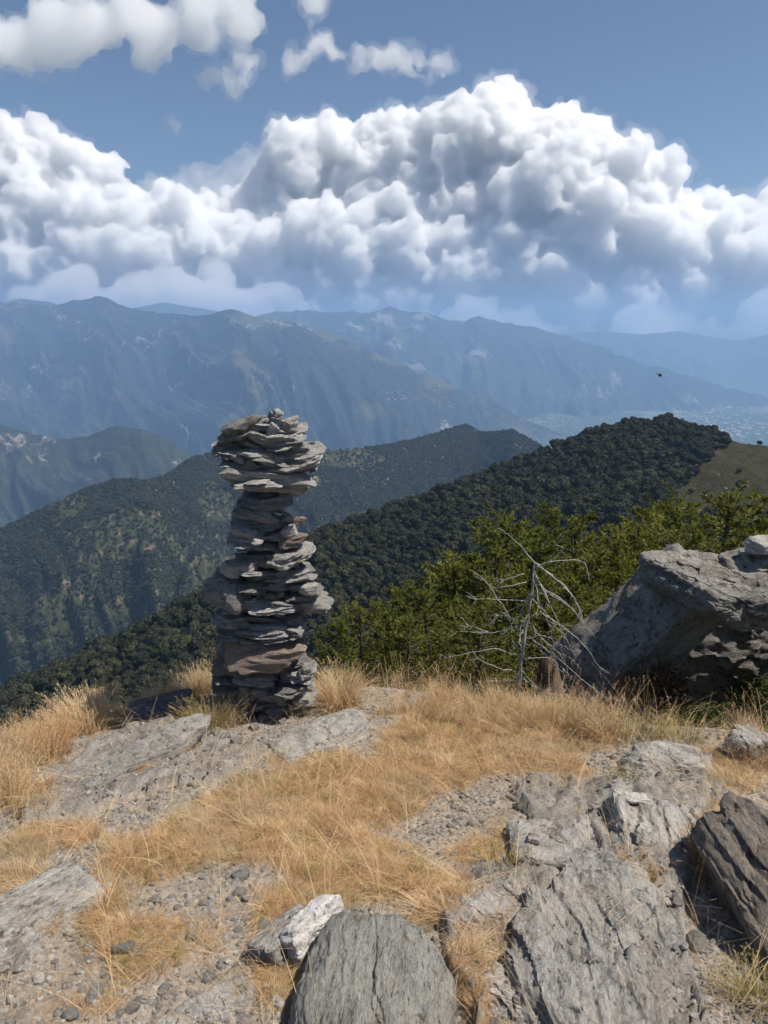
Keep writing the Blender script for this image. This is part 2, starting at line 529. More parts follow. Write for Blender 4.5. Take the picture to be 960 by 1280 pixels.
# valley floor: one sheet out to the horizon
def plain_material():
    nt = NT('valley_floor_fields')
    p = nt.geo('Position')
    v = nt.voro(nt.mapping(p, (1, 0.45, 1)), 0.004, out='Color')
    sep = nt.n('ShaderNodeSeparateColor'); nt.put(sep.inputs[0], v)
    col = nt.ramp(sep.outputs[0], [(0.0, (0.07, 0.10, 0.04)), (0.45, (0.11, 0.13, 0.06)), (0.7, (0.17, 0.16, 0.09)), (1.0, (0.06, 0.085, 0.04))], 'CONSTANT')
    f = nt.noise(p, 0.0007, 4)
    col = nt.mix(nt.ramp(f, [(0.42, 0), (0.5, 1)]), col, (0.05, 0.07, 0.04))
    return nt.bsdf(col, 0.95, spec=0.05)
gx = np.linspace(-36000, 36000, 41)
gy = np.linspace(-2000, 27000, 40)
X, Y = np.meshgrid(gx, gy, indexing='ij')
plain = obj('valley_floor', mesh_np('valley_floor', np.stack([X, Y, np.full_like(X, VALLEY)], 2).reshape(-1, 3), grid_faces(len(gx), len(gy))), plain_material())
plain['kind'] = 'structure'
print('far terrain', time.time() - _T0)
# ------------------------------------------------------------------ instancing for what nobody could count (kind = stuff)
def hidden_collection(name, meshes):
    c = bpy.data.collections.new(name)
    for k, me in enumerate(meshes):
        o = bpy.data.objects.new('%s_%03d' % (name, k), me)
        c.objects.link(o)
    return c

def instancer(name, coll, P, rot, scl, idx):
    P = np.asarray(P, float)
    n = len(P)
    me = bpy.data.meshes.new(name)
    me.vertices.add(n)
    me.vertices.foreach_set('co', P.astype(np.float32).ravel())
    a = me.attributes.new('rot', 'FLOAT_VECTOR', 'POINT'); a.data.foreach_set('vector', np.asarray(rot, np.float32).ravel())
    a = me.attributes.new('scl', 'FLOAT_VECTOR', 'POINT'); a.data.foreach_set('vector', np.asarray(scl, np.float32).ravel())
    a = me.attributes.new('idx', 'INT', 'POINT'); a.data.foreach_set('value', np.asarray(idx, np.int32))
    me.update()
    o = obj(name, me)
    g = bpy.data.node_groups.new(name, 'GeometryNodeTree')
    g.interface.new_socket('Geometry', in_out='INPUT', socket_type='NodeSocketGeometry')
    g.interface.new_socket('Geometry', in_out='OUTPUT', socket_type='NodeSocketGeometry')
    gi = g.nodes.new('NodeGroupInput'); go = g.nodes.new('NodeGroupOutput')
    ci = g.nodes.new('GeometryNodeCollectionInfo')
    ci.inputs['Collection'].default_value = coll
    ci.inputs['Separate Children'].default_value = True
    ci.inputs['Reset Children'].default_value = True
    ip = g.nodes.new('GeometryNodeInstanceOnPoints')
    ip.inputs['Pick Instance'].default_value = True
    def na(nm, t):
        x = g.nodes.new('GeometryNodeInputNamedAttribute'); x.data_type = t
        x.inputs[0].default_value = nm
        return [s for s in x.outputs if s.enabled and s.name == 'Attribute'][0]
    L = g.links.new
    L(gi.outputs[0], ip.inputs['Points'])
    L(ci.outputs[0], ip.inputs['Instance'])
    L(na('idx', 'INT'), ip.inputs['Instance Index'])
    L(na('rot', 'FLOAT_VECTOR'), ip.inputs['Rotation'])
    L(na('scl', 'FLOAT_VECTOR'), ip.inputs['Scale'])
    L(ip.outputs[0], go.inputs[0])
    md = o.modifiers.new('scatter', 'NODES')
    md.node_group = g
    o['kind'] = 'stuff'
    return o

def project(P):
    """pixel column, row and depth of world points"""
    q = np.asarray(P, float) - EYE
    cp, sp = math.cos(PITCH), math.sin(PITCH)
    f = q[:, 1] * cp - q[:, 2] * sp
    u = q[:, 1] * sp + q[:, 2] * cp
    return 480 + FOC * q[:, 0] / f, 640 - FOC * u / f, f

def sample_grid(G, n, rg, weight=None):
    """n random points on a grid surface, evenly by area"""
    a = G[1:, :-1] - G[:-1, :-1]
    b = G[:-1, 1:] - G[:-1, :-1]
    ar = np.abs(a[..., 0] * b[..., 1] - a[..., 1] * b[..., 0])
    if weight is not None: ar = ar * weight
    pr = ar.ravel() / ar.sum()
    c = rg.choice(len(pr), n, p=pr)
    i, j = np.unravel_index(c, ar.shape)
    s, t = rg.random(n)[:, None], rg.random(n)[:, None]
    return (G[i, j] * (1 - s) * (1 - t) + G[i + 1, j] * s * (1 - t) + G[i, j + 1] * (1 - s) * t + G[i + 1, j + 1] * s * t)

# ------------------------------------------------------------------ broadleaf crowns for the wooded hills
def leaf_material(name, cols, trans=0.15, rough=0.75, fine=None):
    nt = NT(name)
    rnd = nt.n('ShaderNodeObjectInfo').outputs['Random']
    col = nt.ramp(rnd, [(i / (len(cols) - 1), c) for i, c in enumerate(cols)])
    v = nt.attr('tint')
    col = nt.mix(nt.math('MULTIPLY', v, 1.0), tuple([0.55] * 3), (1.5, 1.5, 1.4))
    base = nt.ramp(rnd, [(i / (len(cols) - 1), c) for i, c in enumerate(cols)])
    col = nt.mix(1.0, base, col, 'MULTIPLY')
    return nt.bsdf(col, rough, spec=0.15, trans=(trans, col))

def crown_mesh(name, seed, n=460, leaf=0.15, core=True):
    """one broadleaf crown of unit radius: lobes covered with leaf clumps that face outwards"""
    rg = np.random.default_rng(seed)
    lob = []
    for k in range(9):
        d = rg.normal(size=3); d /= np.linalg.norm(d); d[2] = abs(d[2]) * 0.9 - 0.1
        lob.append((d * rg.uniform(0.35, 0.6), rg.uniform(0.36, 0.56)))
    lob.append((np.zeros(3), 0.62))
    V, F, T = [], [], []
    cnt = 0
    while cnt < n:
        c, r = lob[rg.integers(len(lob))]
        d = rg.normal(size=3); d /= np.linalg.norm(d)
        p = c + d * r * rg.uniform(0.86, 1.1)
        if any(np.linalg.norm(p - c2) < r2 * 0.82 for c2, r2 in lob if c2 is not c): continue
        if p[2] < -0.55: continue
        nrm = d + rg.normal(size=3) * 0.55; nrm /= np.linalg.norm(nrm)
        t = np.cross(nrm, rg.normal(size=3)); t /= np.linalg.norm(t)
        b = np.cross(nrm, t)
        s = leaf * rg.uniform(0.6, 1.35)
        o = len(V)
        V += [p - t * s - b * s * 0.6, p + t * s * 0.3 - b * s, p + t * s + b * s * 0.5, p - t * s * 0.2 + b * s]
        F.append((o, o + 1, o + 2, o + 3))
        T += [rg.random()] * 4
        cnt += 1
    V = np.array(V); F = np.array(F)
    F = np.concatenate([F[:, [0, 1, 2]], F[:, [0, 2, 3]]])
    T = np.array(T)
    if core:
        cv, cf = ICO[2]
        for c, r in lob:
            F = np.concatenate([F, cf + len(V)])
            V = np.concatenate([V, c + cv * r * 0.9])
            T = np.concatenate([T, np.full(len(cv), 0.15)])  # inner lobes tinted dark: shade between the leaf clumps put into colour
    V[:, 2] *= 0.92
    me = mesh_np(name, V, F, False)
    fattr(me, 'tint', T)
    return me

M_beech = leaf_material('beech_leaves', [(0.015, 0.020, 0.012), (0.034, 0.039, 0.019), (0.024, 0.029, 0.018), (0.062, 0.062, 0.028), (0.030, 0.038, 0.024), (0.044, 0.044, 0.022)], 0.10)  # dark beech greens, lowered further to carry the cloud shade on the hill
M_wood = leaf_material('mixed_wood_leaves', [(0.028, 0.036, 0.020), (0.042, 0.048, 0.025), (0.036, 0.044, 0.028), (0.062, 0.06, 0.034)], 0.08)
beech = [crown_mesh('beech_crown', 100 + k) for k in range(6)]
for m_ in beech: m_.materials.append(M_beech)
wood = [crown_mesh('wood_crown', 200 + k, n=110, leaf=0.3) for k in range(5)]
for m_ in wood: m_.materials.append(M_wood)

# ------------------------------------------------------------------ second ridge: wooded, with rock and clearings
def clearing_material(name, ground, rock, scale):
    nt = NT(name)
    p = nt.geo('Position')
    n = nt.noise(p, 0.02 * scale, 6, 0.65)
    n2 = nt.noise(p, 0.07 * scale, 5, 0.7)
    col = nt.mix(nt.ramp(n2, [(0.35, 0), (0.65, 1)]), tuple(c * 0.65 for c in ground), ground)
    col = nt.mix(nt.ramp(n, [(0.54, 0), (0.64, 1)]), col, rock)
    return nt.bsdf(col, 0.95, nt.bump(n2, 1.0, 4.0), spec=0.05)
M_b = clearing_material('wooded_ridge_ground', (0.055, 0.06, 0.028), (0.15, 0.12, 0.10), 2.2)
_, GB = mountain('wooded_ridge', [(-260, 760, 1500), (-60, 690, 1700), (0, 662, 1800), (60, 634, 1850), (110, 610, 1900), (150, 599, 1900), (185, 601, 1900), (205, 595, 2000), (240, 573, 2200), (270, 563, 2350), (330, 563, 2450),
    (400, 562, 2500), (440, 561, 2550), (480, 557, 2600), (520, 548, 2700), (555, 538, 2800), (583, 531, 2850), (600, 541, 2800), (640, 538, 2600), (668, 552, 2550), (720, 590, 2500), (900, 680, 2400)],
    0.36, 0.45, 1500, 700, M_b, 21, arc=330, run=900, amp=0.34, rough=5, nu=360, nf=150, nb=14, x1=900, jag=0.6)
cc = (GB[1:, 1:] + GB[:-1, :-1]) / 2
gpx, gpy, _ = project(cc.reshape(-1, 3))
ok = ((gpx > -90) & (gpx < 760) & (gpy < 930)).reshape(cc.shape[:2])
ok[:, 150 + 5:] = False                              # the far flank cannot be seen
PB = sample_grid(GB, 90000, rng, ok)
nz = fbm(np.column_stack([PB[:, 0] / 210, PB[:, 1] / 210, np.zeros(len(PB))]), 5, 31, gain=0.6)
bx_, by_, _ = project(PB)
bare = np.full(len(PB), 0.42)
for (cx, cy_, rx_, ry_, thr) in [(125, 650, 75, 45, -0.06), (230, 590, 30, 28, -0.1), (435, 572, 42, 12, -0.5), (60, 745, 60, 40, 0.05), (45, 800, 22, 8, -0.4), (148, 760, 14, 14, -0.4), (275, 628, 25, 22, -0.3), (120, 690, 60, 20, 0.05), (500, 640, 30, 14, 0.2)]:
    d_ = ((bx_ - cx) / rx_) ** 2 + ((by_ - cy_) / ry_) ** 2
    bare = np.minimum(bare, np.where(d_ < 1.3, thr + 0.18 + (d_ > 0.6) * 0.15, 0.42))
keep = (nz < bare) | (rng.random(len(PB)) < 0.16)
PB = PB[keep]
n = len(PB)
sB = rng.uniform(3.2, 5.6, n) * (0.8 + 0.2 * rng.random(n))
PB[:, 2] += sB * 0.5
instancer('distant_forest', hidden_collection('wood_crowns', wood), PB, np.column_stack([np.zeros((n, 2)), rng.uniform(0, 6.28, n)]), np.column_stack([sB, sB, sB * rng.uniform(0.9, 1.3, n)]), rng.integers(0, 5, n))
tag(bpy.data.objects['distant_forest'], 'mixed forest covering the second ridge behind the cairn', kind='stuff')
print('ridge forest', n, time.time() - _T0)

# ------------------------------------------------------------------ near wooded hill
M_a = clearing_material('wooded_hill_ground', (0.062, 0.062, 0.03), (0.085, 0.068, 0.045), 6.0)
ridgeA = [(-260, 1010, 330), (-60, 915, 370), (0, 884, 390), (60, 858, 410), (100, 838, 420), (150, 808, 440), (200, 775, 460), (265, 737, 490), (330, 704, 520), (400, 668, 560), (480, 642, 590), (560, 612, 620), (640, 582, 650),
          (720, 550, 680), (780, 530, 700), (830, 526, 700), (870, 537, 690), (925, 553, 640), (960, 557, 620), (1100, 560, 600), (1220, 570, 600)]
_, GA = mountain('wooded_hill', ridgeA, 0.1, 0.4, 330, 160, M_a, 27, arc=90, run=300, amp=0.10, rough=5.0, nu=240, nf=100, nb=16, jag=0.5, near_frac=0.72,
                 sf=[0.0, 0.0, 0.0, 0.0, 0.0, 0.02, 0.03, 0.05, 0.06, 0.08, 0.1, 0.11, 0.12, 0.12, 0.12, 0.12, 0.12, 0.1, 0.1, 0.1, 0.1])
PA = sample_grid(GA, 30000, rng)
ax_, ay_, af = project(PA)
edge = np.interp(ay_, [535, 555, 590, 620, 660], [922, 895, 865, 842, 830])      # the bare shoulder begins here
keep = (ax_ > -160) & (ax_ < 1050) & ~((ax_ > edge + rng.normal(0, 8, len(PA))) & (ay_ < 640) & (rng.random(len(PA)) > 0.008))
PA = PA[keep]
# thin to a natural spacing
order = rng.permutation(len(PA))
cell, chosen = {}, []
for i in order:
    x, y = PA[i, 0], PA[i, 1]
    kx, ky = int(x // 3.5), int(y // 3.5)
    bad = False
    for a in (-1, 0, 1):
        for b in (-1, 0, 1):
            for j in cell.get((kx + a, ky + b), ()):
                if (PA[j, 0] - x) ** 2 + (PA[j, 1] - y) ** 2 < 12.0: bad = True
    if not bad:
        cell.setdefault((kx, ky), []).append(i); chosen.append(i)
PA = PA[chosen]
n = len(PA)
sA = np.clip(np.exp(rng.normal(1.17, 0.25, n)), 1.8, 5.6)
PA[:, 2] += sA * rng.uniform(0.8, 1.1, n)
ax_, ay_, af = project(PA)
low = np.interp(ax_, [0, 130, 255, 262, 395, 400, 480, 540, 600, 680, 760, 860, 960], [868, 850, 820, 0, 0, 790, 760, 720, 680, 655, 635, 612, 560])
vis = np.where((ax_ > 3) & (ax_ < 957) & (ay_ < low - 8))[0]
big = vis[np.argsort(af[vis] / sA[vis])][:280]
rest = np.setdiff1d(np.arange(n), big)
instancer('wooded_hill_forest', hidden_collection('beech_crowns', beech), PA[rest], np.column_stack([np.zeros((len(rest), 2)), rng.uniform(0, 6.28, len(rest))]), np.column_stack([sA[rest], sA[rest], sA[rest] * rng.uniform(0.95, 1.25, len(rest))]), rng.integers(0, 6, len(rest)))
tag(bpy.data.objects['wooded_hill_forest'], 'dense dark beech wood covering the near hill', kind='stuff')
for i in big:
    o = obj('beech_tree', beech[i % 6])
    o.location = PA[i]
    o.rotation_euler = (0, 0, rng.uniform(0, 6.28))
    o.scale = (sA[i], sA[i], sA[i] * rng.uniform(0.95, 1.25))
    side = 'left of' if ax_[i] < 262 else 'right of'
    tag(o, 'rounded dark green beech crown in the near wood %s the cairn' % side, 'tree', 'beech trees on the near hill ' + side + ' the cairn')
print('hill forest', n, len(big), time.time() - _T0)
# ------------------------------------------------------------------ the summit ground
def in_poly(px, py, poly):
    c = np.zeros(px.shape, bool)
    n = len(poly)
    for i in range(n):
        x1, y1 = poly[i]; x2, y2 = poly[(i + 1) % n]
        cond = (y1 > py) != (y2 > py)
        xi = (x2 - x1) * (py - y1) / ((y2 - y1) if y2 != y1 else 1e-9) + x1
        c ^= cond & (px < xi)
    return c

def blobs(px, py, lst):
    m = np.zeros(px.shape)
    for (cx, cy_, rx, ry, w, ang) in lst:
        a = R(ang)
        dx, dy = px - cx, py - cy_
        u = (dx * math.cos(a) + dy * math.sin(a)) / rx
        v = (-dx * math.sin(a) + dy * math.cos(a)) / ry
        m = np.maximum(m, w * (1 - smooth(0.55, 1.25, np.hypot(u, v))))
    return m

def crest_y(x):
    return np.interp(x, [-4, -2.4, -1.6, -0.7, 0.0, 0.6, 1.5, 2.5, 4], [3.2, 3.9, 4.45, 4.85, 4.75, 4.45, 3.98, 3.72, 3.6])

def base_h(x, y):
    x = np.asarray(x, float); y = np.asarray(y, float)
    z = -0.05 - 0.17 * np.minimum(y, 6.0)
    z = z - 0.115 * np.maximum(0, -x - 1.0) ** 1.5
    yc = crest_y(x)
    d = np.maximum(0, y - yc)
    sl = np.interp(x / np.maximum(1, y / 5), [-1.0, 1.0, 2.5], [0.90, 0.80, 0.78]) - 0.17
    drop = sl * (np.sqrt(np.minimum(d, 5.5) ** 2 + 0.16) - 0.4) + np.maximum(0, d - 5.5) * (sl - 0.22)
    far = np.maximum(0, y - 6.0) * 0.17
    drop = drop + far
    z = z - drop
    P = np.stack([x.ravel(), y.ravel(), np.zeros(x.size)], 1)
    z = z + (fbm(P / 1.1, 3, 51) * 0.05 + fbm(P / 0.32, 3, 52) * 0.02).reshape(x.shape)
    z = z + (np.minimum(np.maximum(y - 7, 0), 30) / 30.0) * (fbm(P / 9.0, 3, 57) * 1.2).reshape(x.shape)
    return z

ROCK_R = [(640, 990), (700, 968), (770, 985), (830, 970), (900, 955), (905, 1010), (880, 1070), (845, 1130), (850, 1210), (875, 1290), (590, 1290), (560, 1180), (548, 1125), (590, 1098), (660, 1085), (690, 1045), (645, 1015)]
ROCK_L = [(20, 995), (120, 930), (200, 900), (290, 925), (335, 945), (300, 972), (210, 985), (130, 1008), (30, 1035)]
TALL = [(200, 864, 85, 22, 1, -8), (95, 898, 70, 26, 1, -28), (25, 945, 60, 38, 1, -35), (0, 985, 40, 30, 0.8, 0), (610, 897, 150, 16, 1, 2), (520, 893, 50, 15, 1, 0), (700, 906, 60, 14, 1, 6), (790, 918, 60, 9, 0.45, 8), (935, 935, 40, 20, 0.7, 0)]
MAT = [(600, 935, 140, 40, 1, 4), (540, 968, 105, 26, 1, -8), (430, 1000, 150, 55, 1, -10), (300, 1050, 150, 38, 1, -6), (210, 1075, 120, 32, 0.9, -10), (150, 1160, 38, 75, 0.9, -28), (200, 1180, 60, 28, 0.75, 30),
       (420, 1080, 130, 40, 0.9, 4), (360, 1185, 55, 90, 0.9, 12), (560, 1140, 55, 30, 0.85, -20), (615, 1066, 50, 13, 0.85, -20), (600, 1230, 40, 90, 0.8, 10), (650, 1160, 22, 50, 0.7, 0), (60, 1050, 80, 25, 0.75, -10), (30, 1130, 45, 60, 0.75, -30), (90, 1220, 70, 26, 0.45, -30),
       (720, 965, 40, 30, 0.8, 30), (790, 1105, 18, 14, 0.9, 0), (880, 1060, 26, 70, 0.8, 12), (920, 970, 40, 28, 0.8, 0), (860, 950, 60, 12, 0.55, -10), (320, 990, 120, 18, 0.8, -14), (100, 1255, 90, 25, 0.5, -20), (60, 1245, 70, 40, 0.45, -30), (230, 1195, 70, 30, 0.42, -25), (330, 1240, 40, 40, 0.5, 0), (240, 935, 22, 8, 0.8, 0), (165, 965, 14, 8, 0.7, 0), (880, 1250, 25, 30, 0.5, 0),
       (300, 1140, 60, 18, 0.4, -20), (270, 1215, 60, 18, 0.35, -25), (400, 950, 60, 20, 0.8, -10), (720, 920, 60, 15, 0.9, 0), (640, 1270, 30, 30, 0.6, 0), (510, 1110, 110, 25, 0.75, 0), (40, 1000, 40, 22, 0.7, -20)]

def zones(x, y, z=None):
    """how much tall grass, matted grass and bare rock there is at each place of the summit"""
    x = np.asarray(x, float); y = np.asarray(y, float)
    if z is None: z = base_h(x, y)
    sh = x.shape
    P = np.stack([x.ravel(), y.ravel(), z.ravel()], 1)
    ok = P[:, 1] > 0.4
    px, py, f = project(np.where(ok[:, None], P, [[0, 0.5, 0]]))
    w = np.stack([x.ravel(), y.ravel(), np.zeros(x.size)], 1)
    n1 = fbm(w / 0.22, 4, 61); n2 = fbm(w / 0.22 + 40, 4, 62)
    qx, qy = px + n1 * 34, py + n2 * 22
    near = (P[:, 1] < 6.0)
    tall = blobs(qx, qy, TALL) * near
    mat = blobs(qx, qy, MAT) * near
    rk = np.maximum(in_poly(px + n1 * 16, py + n2 * 12, ROCK_R), in_poly(px + n1 * 16, py + n2 * 10, ROCK_L)) * near
    left = in_poly(px + n1 * 16, py + n2 * 10, ROCK_L) * near
    return tall.reshape(sh), mat.reshape(sh), rk.astype(float).reshape(sh), left.astype(float).reshape(sh)

def strata(P, along, across, seed, s=0.06):
    """layered cleavage relief: long along one direction, short across it"""
    a = P @ np.array(along); b = P @ np.array(across)
    w = fbm(P / 0.35, 3, seed)
    q = np.stack([a / (s * 7), b / s + w * 1.6, np.zeros(len(P))], 1)
    v = ridged(q, 4, seed, gain=0.55)
    t = b / (s * 2.6) + w * 1.9
    st = np.floor(t) + smooth(0.72, 1.0, t - np.floor(t))
    step = hash01(np.floor(t).astype(np.int64), np.zeros(len(P), np.int64), np.zeros(len(P), np.int64), seed) * (1 - smooth(0.72, 1.0, t - np.floor(t))) + \
        hash01(np.floor(t).astype(np.int64) + 1, np.zeros(len(P), np.int64), np.zeros(len(P), np.int64), seed) * smooth(0.72, 1.0, t - np.floor(t))
    return v, step

def chips(P, s, seed):
    """broken facets: every cell of a cellular pattern is its own small tilted plane"""
    q = P / s
    b = np.floor(q).astype(np.int64)
    best = np.full(len(P), 1e9); val = np.zeros(len(P))
    for dx in (-1, 0, 1):
        for dy in (-1, 0, 1):
            for dz in (-1, 0, 1):
                cx_, cy_, cz_ = b[:, 0] + dx, b[:, 1] + dy, b[:, 2] + dz
                c = np.stack([cx_ + hash01(cx_, cy_, cz_, seed), cy_ + hash01(cx_, cy_, cz_, seed + 1), cz_ + hash01(cx_, cy_, cz_, seed + 2)], 1)
                d = q - c
                r2 = np.einsum('ij,ij->i', d, d)
                nn = np.stack([hash01(cx_, cy_, cz_, seed + 3 + a) - 0.5 for a in range(3)], 1)
                v = (hash01(cx_, cy_, cz_, seed + 7) - 0.5) * 0.9 + np.einsum('ij,ij->i', d, nn) * 1.3
                m = r2 < best
                best = np.where(m, r2, best); val = np.where(m, v, val)
    return val

def ground_h(x, y, zn=None):
    x = np.asarray(x, float); y = np.asarray(y, float)
    z = base_h(x, y)
    tall, mat, rk, left = zones(x, y, z) if zn is None else zn
    P = np.stack([x.ravel(), y.ravel(), np.zeros(x.size)], 1)
    v, st = strata(P, (0.30, 0.95, 0), (0.95, -0.30, 0), 71, 0.05)
    v2, st2 = strata(P, (0.85, 0.53, 0), (-0.53, 0.85, 0), 72, 0.045)
    rr = rk.ravel(); ll = left.ravel()
    near = (y < 6.5).ravel()
    rel = np.where(ll > 0.5, v2 * 0.030 + st2 * 0.045, v * 0.034 + st * 0.075 + fbm(P / 0.25, 4, 75) * 0.05)
    Q = np.stack([P[:, 0] * 0.95 - P[:, 1] * 0.30, (P[:, 0] * 0.30 + P[:, 1] * 0.95) * 0.5, P[:, 2]], 1)
    wq = np.stack([fbm(P / 0.2 + 5.0 * a, 3, 81 + a) for a in range(3)], 1) * 0.06
    wq[:, 2] = 0
    sel = np.where((rr > 0.01) & near)[0]
    ck = np.zeros(len(P))
    if len(sel): ck[sel] = chips(Q[sel] + wq[sel], 0.16, 91) * 0.050 + chips(Q[sel] + wq[sel], 0.055, 95) * 0.020
    rel = np.where(ll > 0.5, rel + ck * 0.5, v * 0.022 + st * 0.05 + ck)
    d = rr * rel + (1 - rr) * (fbm(P / 0.07, 3, 73) * 0.009 + mat.ravel() * (0.015 + 0.02 * fbm(P / 0.13, 3, 74)))
    return z + (d * near).reshape(x.shape)

def hit(px, py):
    """where the sight line through a pixel meets the ground"""
    d = ray(px, py)
    t = np.linspace(0.8, 14, 700)
    q = EYE + t[:, None] * d
    h = base_h(q[:, 0], q[:, 1])
    k = np.argmax(q[:, 2] < h)
    return q[k] if q[k, 2] < h[k] else q[-1]

def soil_material():
    nt = NT('summit_soil')
    p = nt.geo('Position')
    mat, rk, tall = nt.attr('mat'), nt.attr('rk'), nt.attr('tall')
    g1 = nt.noise(p, 9, 6, 0.7); g2 = nt.noise(p, 60, 5, 0.7); g3 = nt.noise(p, 320, 3, 0.7)
    vc = nt.voro(p, 70, out='Color')
    sep = nt.n('ShaderNodeSeparateColor'); nt.put(sep.inputs[0], vc)
    soil = nt.ramp(g1, [(0.3, (0.189, 0.144, 0.110)), (0.55, (0.311, 0.253, 0.199)), (0.75, (0.403, 0.336, 0.268))])
    chips = nt.ramp(sep.outputs[1], [(0.0, (0.192, 0.168, 0.144)), (0.5, (0.342, 0.306, 0.264)), (0.86, (0.444, 0.402, 0.348)), (1.0, (0.624, 0.576, 0.516))])
    soil = nt.mix(0.5, soil, chips)
    soil = nt.mix(nt.ramp(g2, [(0.35, 0.0), (0.7, 0.45)]), soil, (0.13, 0.10, 0.078))
    straw = nt.ramp(g2, [(0.25, (0.156, 0.102, 0.054)), (0.5, (0.300, 0.198, 0.102)), (0.75, (0.432, 0.312, 0.180))])
    lit = nt.math('ADD', mat, nt.math('MULTIPLY', nt.math('SUBTRACT', g2, 0.5), 0.9))
    col = nt.mix(nt.ramp(lit, [(0.35, 0), (0.75, 0.9)]), soil, straw)
    # bare schist
    q = nt.mapping(p, (1, 0.30, 1), rot=(0, 0, R(-17)))
    r1 = nt.noise(q, 22, 7, 0.7); r2 = nt.noise(p, 5, 5, 0.65); r3 = nt.noise(p, 140, 4, 0.75)
    rock = nt.ramp(r1, [(0.32, (0.072, 0.066, 0.060)), (0.46, (0.180, 0.168, 0.154)), (0.58, (0.258, 0.244, 0.226)), (0.72, (0.396, 0.378, 0.348))])
    rock = nt.mix(nt.ramp(r2, [(0.45, 0), (0.65, 0.55)]), rock, (0.16, 0.125, 0.095))
    rock = nt.mix(nt.ramp(r3, [(0.45, 0), (0.7, 0.6)]), rock, (0.42, 0.40, 0.37))
    col = nt.mix(rk, col, rock)
    # beyond the crest: green and brown turf
    turf = nt.ramp(nt.noise(p, 1.3, 6, 0.7), [(0.3, (0.028, 0.036, 0.014)), (0.55, (0.06, 0.062, 0.024)), (0.75, (0.11, 0.085, 0.04))])
    col = nt.mix(nt.attr('beyond'), col, turf)
    h = nt.math('ADD', nt.math('MULTIPLY', g2, 0.6), nt.math('ADD', nt.math('MULTIPLY', g3, 0.35), nt.math('MULTIPLY', r1, 0.8)))
    return nt.bsdf(col, 0.93, nt.bump(h, 0.9, 0.012), spec=0.15)

az = np.linspace(R(-52), R(52), 450)
rr = np.concatenate([np.geomspace(0.55, 6.2, 380), np.geomspace(6.3, 340, 60)])
A_, R_ = np.meshgrid(az, rr, indexing='ij')
X, Y = np.sin(A_) * R_, np.cos(A_) * R_
zn = zones(X, Y)
Z = ground_h(X, Y, zn)
me = mesh_np('summit_ground', np.stack([X, Y, Z], 2).reshape(-1, 3), grid_faces(len(az), len(rr))[:, ::-1])
fattr(me, 'tall', zn[0].ravel()); fattr(me, 'mat', np.maximum(zn[1], zn[0] * 0.9).ravel()); fattr(me, 'rk', (zn[2] * (1 - 0.6 * zn[1])).ravel())
fattr(me, 'beyond', smooth(0.25, 1.1, Y - crest_y(X)).ravel())
M_soil = soil_material()
ground = obj('summit_ground', me, M_soil)
ground['kind'] = 'structure'
print('ground', time.time() - _T0)
# ------------------------------------------------------------------ rocks
for k_ in (5, 6, 7): ICO[k_] = ico(k_)

def schist_material(name, lo, mid, hi, stretch=(1, 1, 5), scale=9.0, rust=0.35, white=0.0, bump=0.012, lichen=0.25, warm=(0.24, 0.15, 0.09), rnd=0.35, coord='Object', unit=1.0):
    """foliated schist: streaks along the cleavage, mica speckle, rust stains, pale crust lichen"""
    nt = NT(name)
    p = nt.coord(coord)
    oi = nt.n('ShaderNodeObjectInfo')
    ad = nt.n('ShaderNodeVectorMath'); ad.operation = 'ADD'
    nt.put(ad.inputs[0], p); nt.t.links.new(oi.outputs['Location'], ad.inputs[1])
    p = ad.outputs[0]
    q = nt.mapping(p, stretch)
    n1 = nt.noise(q, scale, 8, 0.72, 0.5)
    n2 = nt.noise(p, scale * 0.5, 6, 0.7)
    n3 = nt.noise(p, scale * 16, 3, 0.8)
    n4 = nt.noise(q, scale * 4.0, 7, 0.75)
    n5 = nt.noise(q, scale * 11.0, 5, 0.75)
    col = nt.ramp(n1, [(0.34, lo), (0.47, mid), (0.56, tuple((a + b) / 2 for a, b in zip(mid, hi))), (0.70, hi)])
    col = nt.mix(nt.ramp(n2, [(0.47, 0), (0.66, rust)]), col, warm)
    col = nt.mix(nt.ramp(n5, [(0.42, 0), (0.68, 0.65)]), col, tuple(min(0.7, c * 1.35) for c in hi))
    col = nt.mix(nt.ramp(n4, [(0.36, 0.9), (0.46, 0)]), col, tuple(c * 0.5 for c in lo))
    col = nt.mix(nt.ramp(n3, [(0.55, 0), (0.8, 0.55)]), col, tuple(c * 0.6 for c in lo))
    l1 = nt.noise(p, scale * 1.9, 8, 0.82)
    col = nt.mix(nt.ramp(l1, [(0.56, 0), (0.62, lichen)]), col, (0.43, 0.42, 0.38))
    if white > 0:
        wv = nt.noise(q, scale * 0.6, 8, 0.75, 0.6)
        col = nt.mix(nt.ramp(wv, [(0.60 - white, 0), (0.66 - white, 0.85)]), col, (0.55, 0.52, 0.48))
    if rnd:
        tone = nt.maprange(oi.outputs['Random'], 0, 1, 1 - rnd, 1 + rnd)
        hs = nt.n('ShaderNodeHueSaturation'); nt.put(hs.inputs['Value'], tone); nt.put(hs.inputs['Color'], col)
        col = hs.outputs[0]
    b1 = nt.bump(nt.math('ADD', n1, nt.math('MULTIPLY', n4, 0.6)), 0.9, bump)
    b2 = nt.bump(nt.math('ADD', n5, nt.math('MULTIPLY', n3, 0.5)), 0.9, bump * 0.35, b1)
    return nt.bsdf(col, 0.8, b2, spec=0.3)

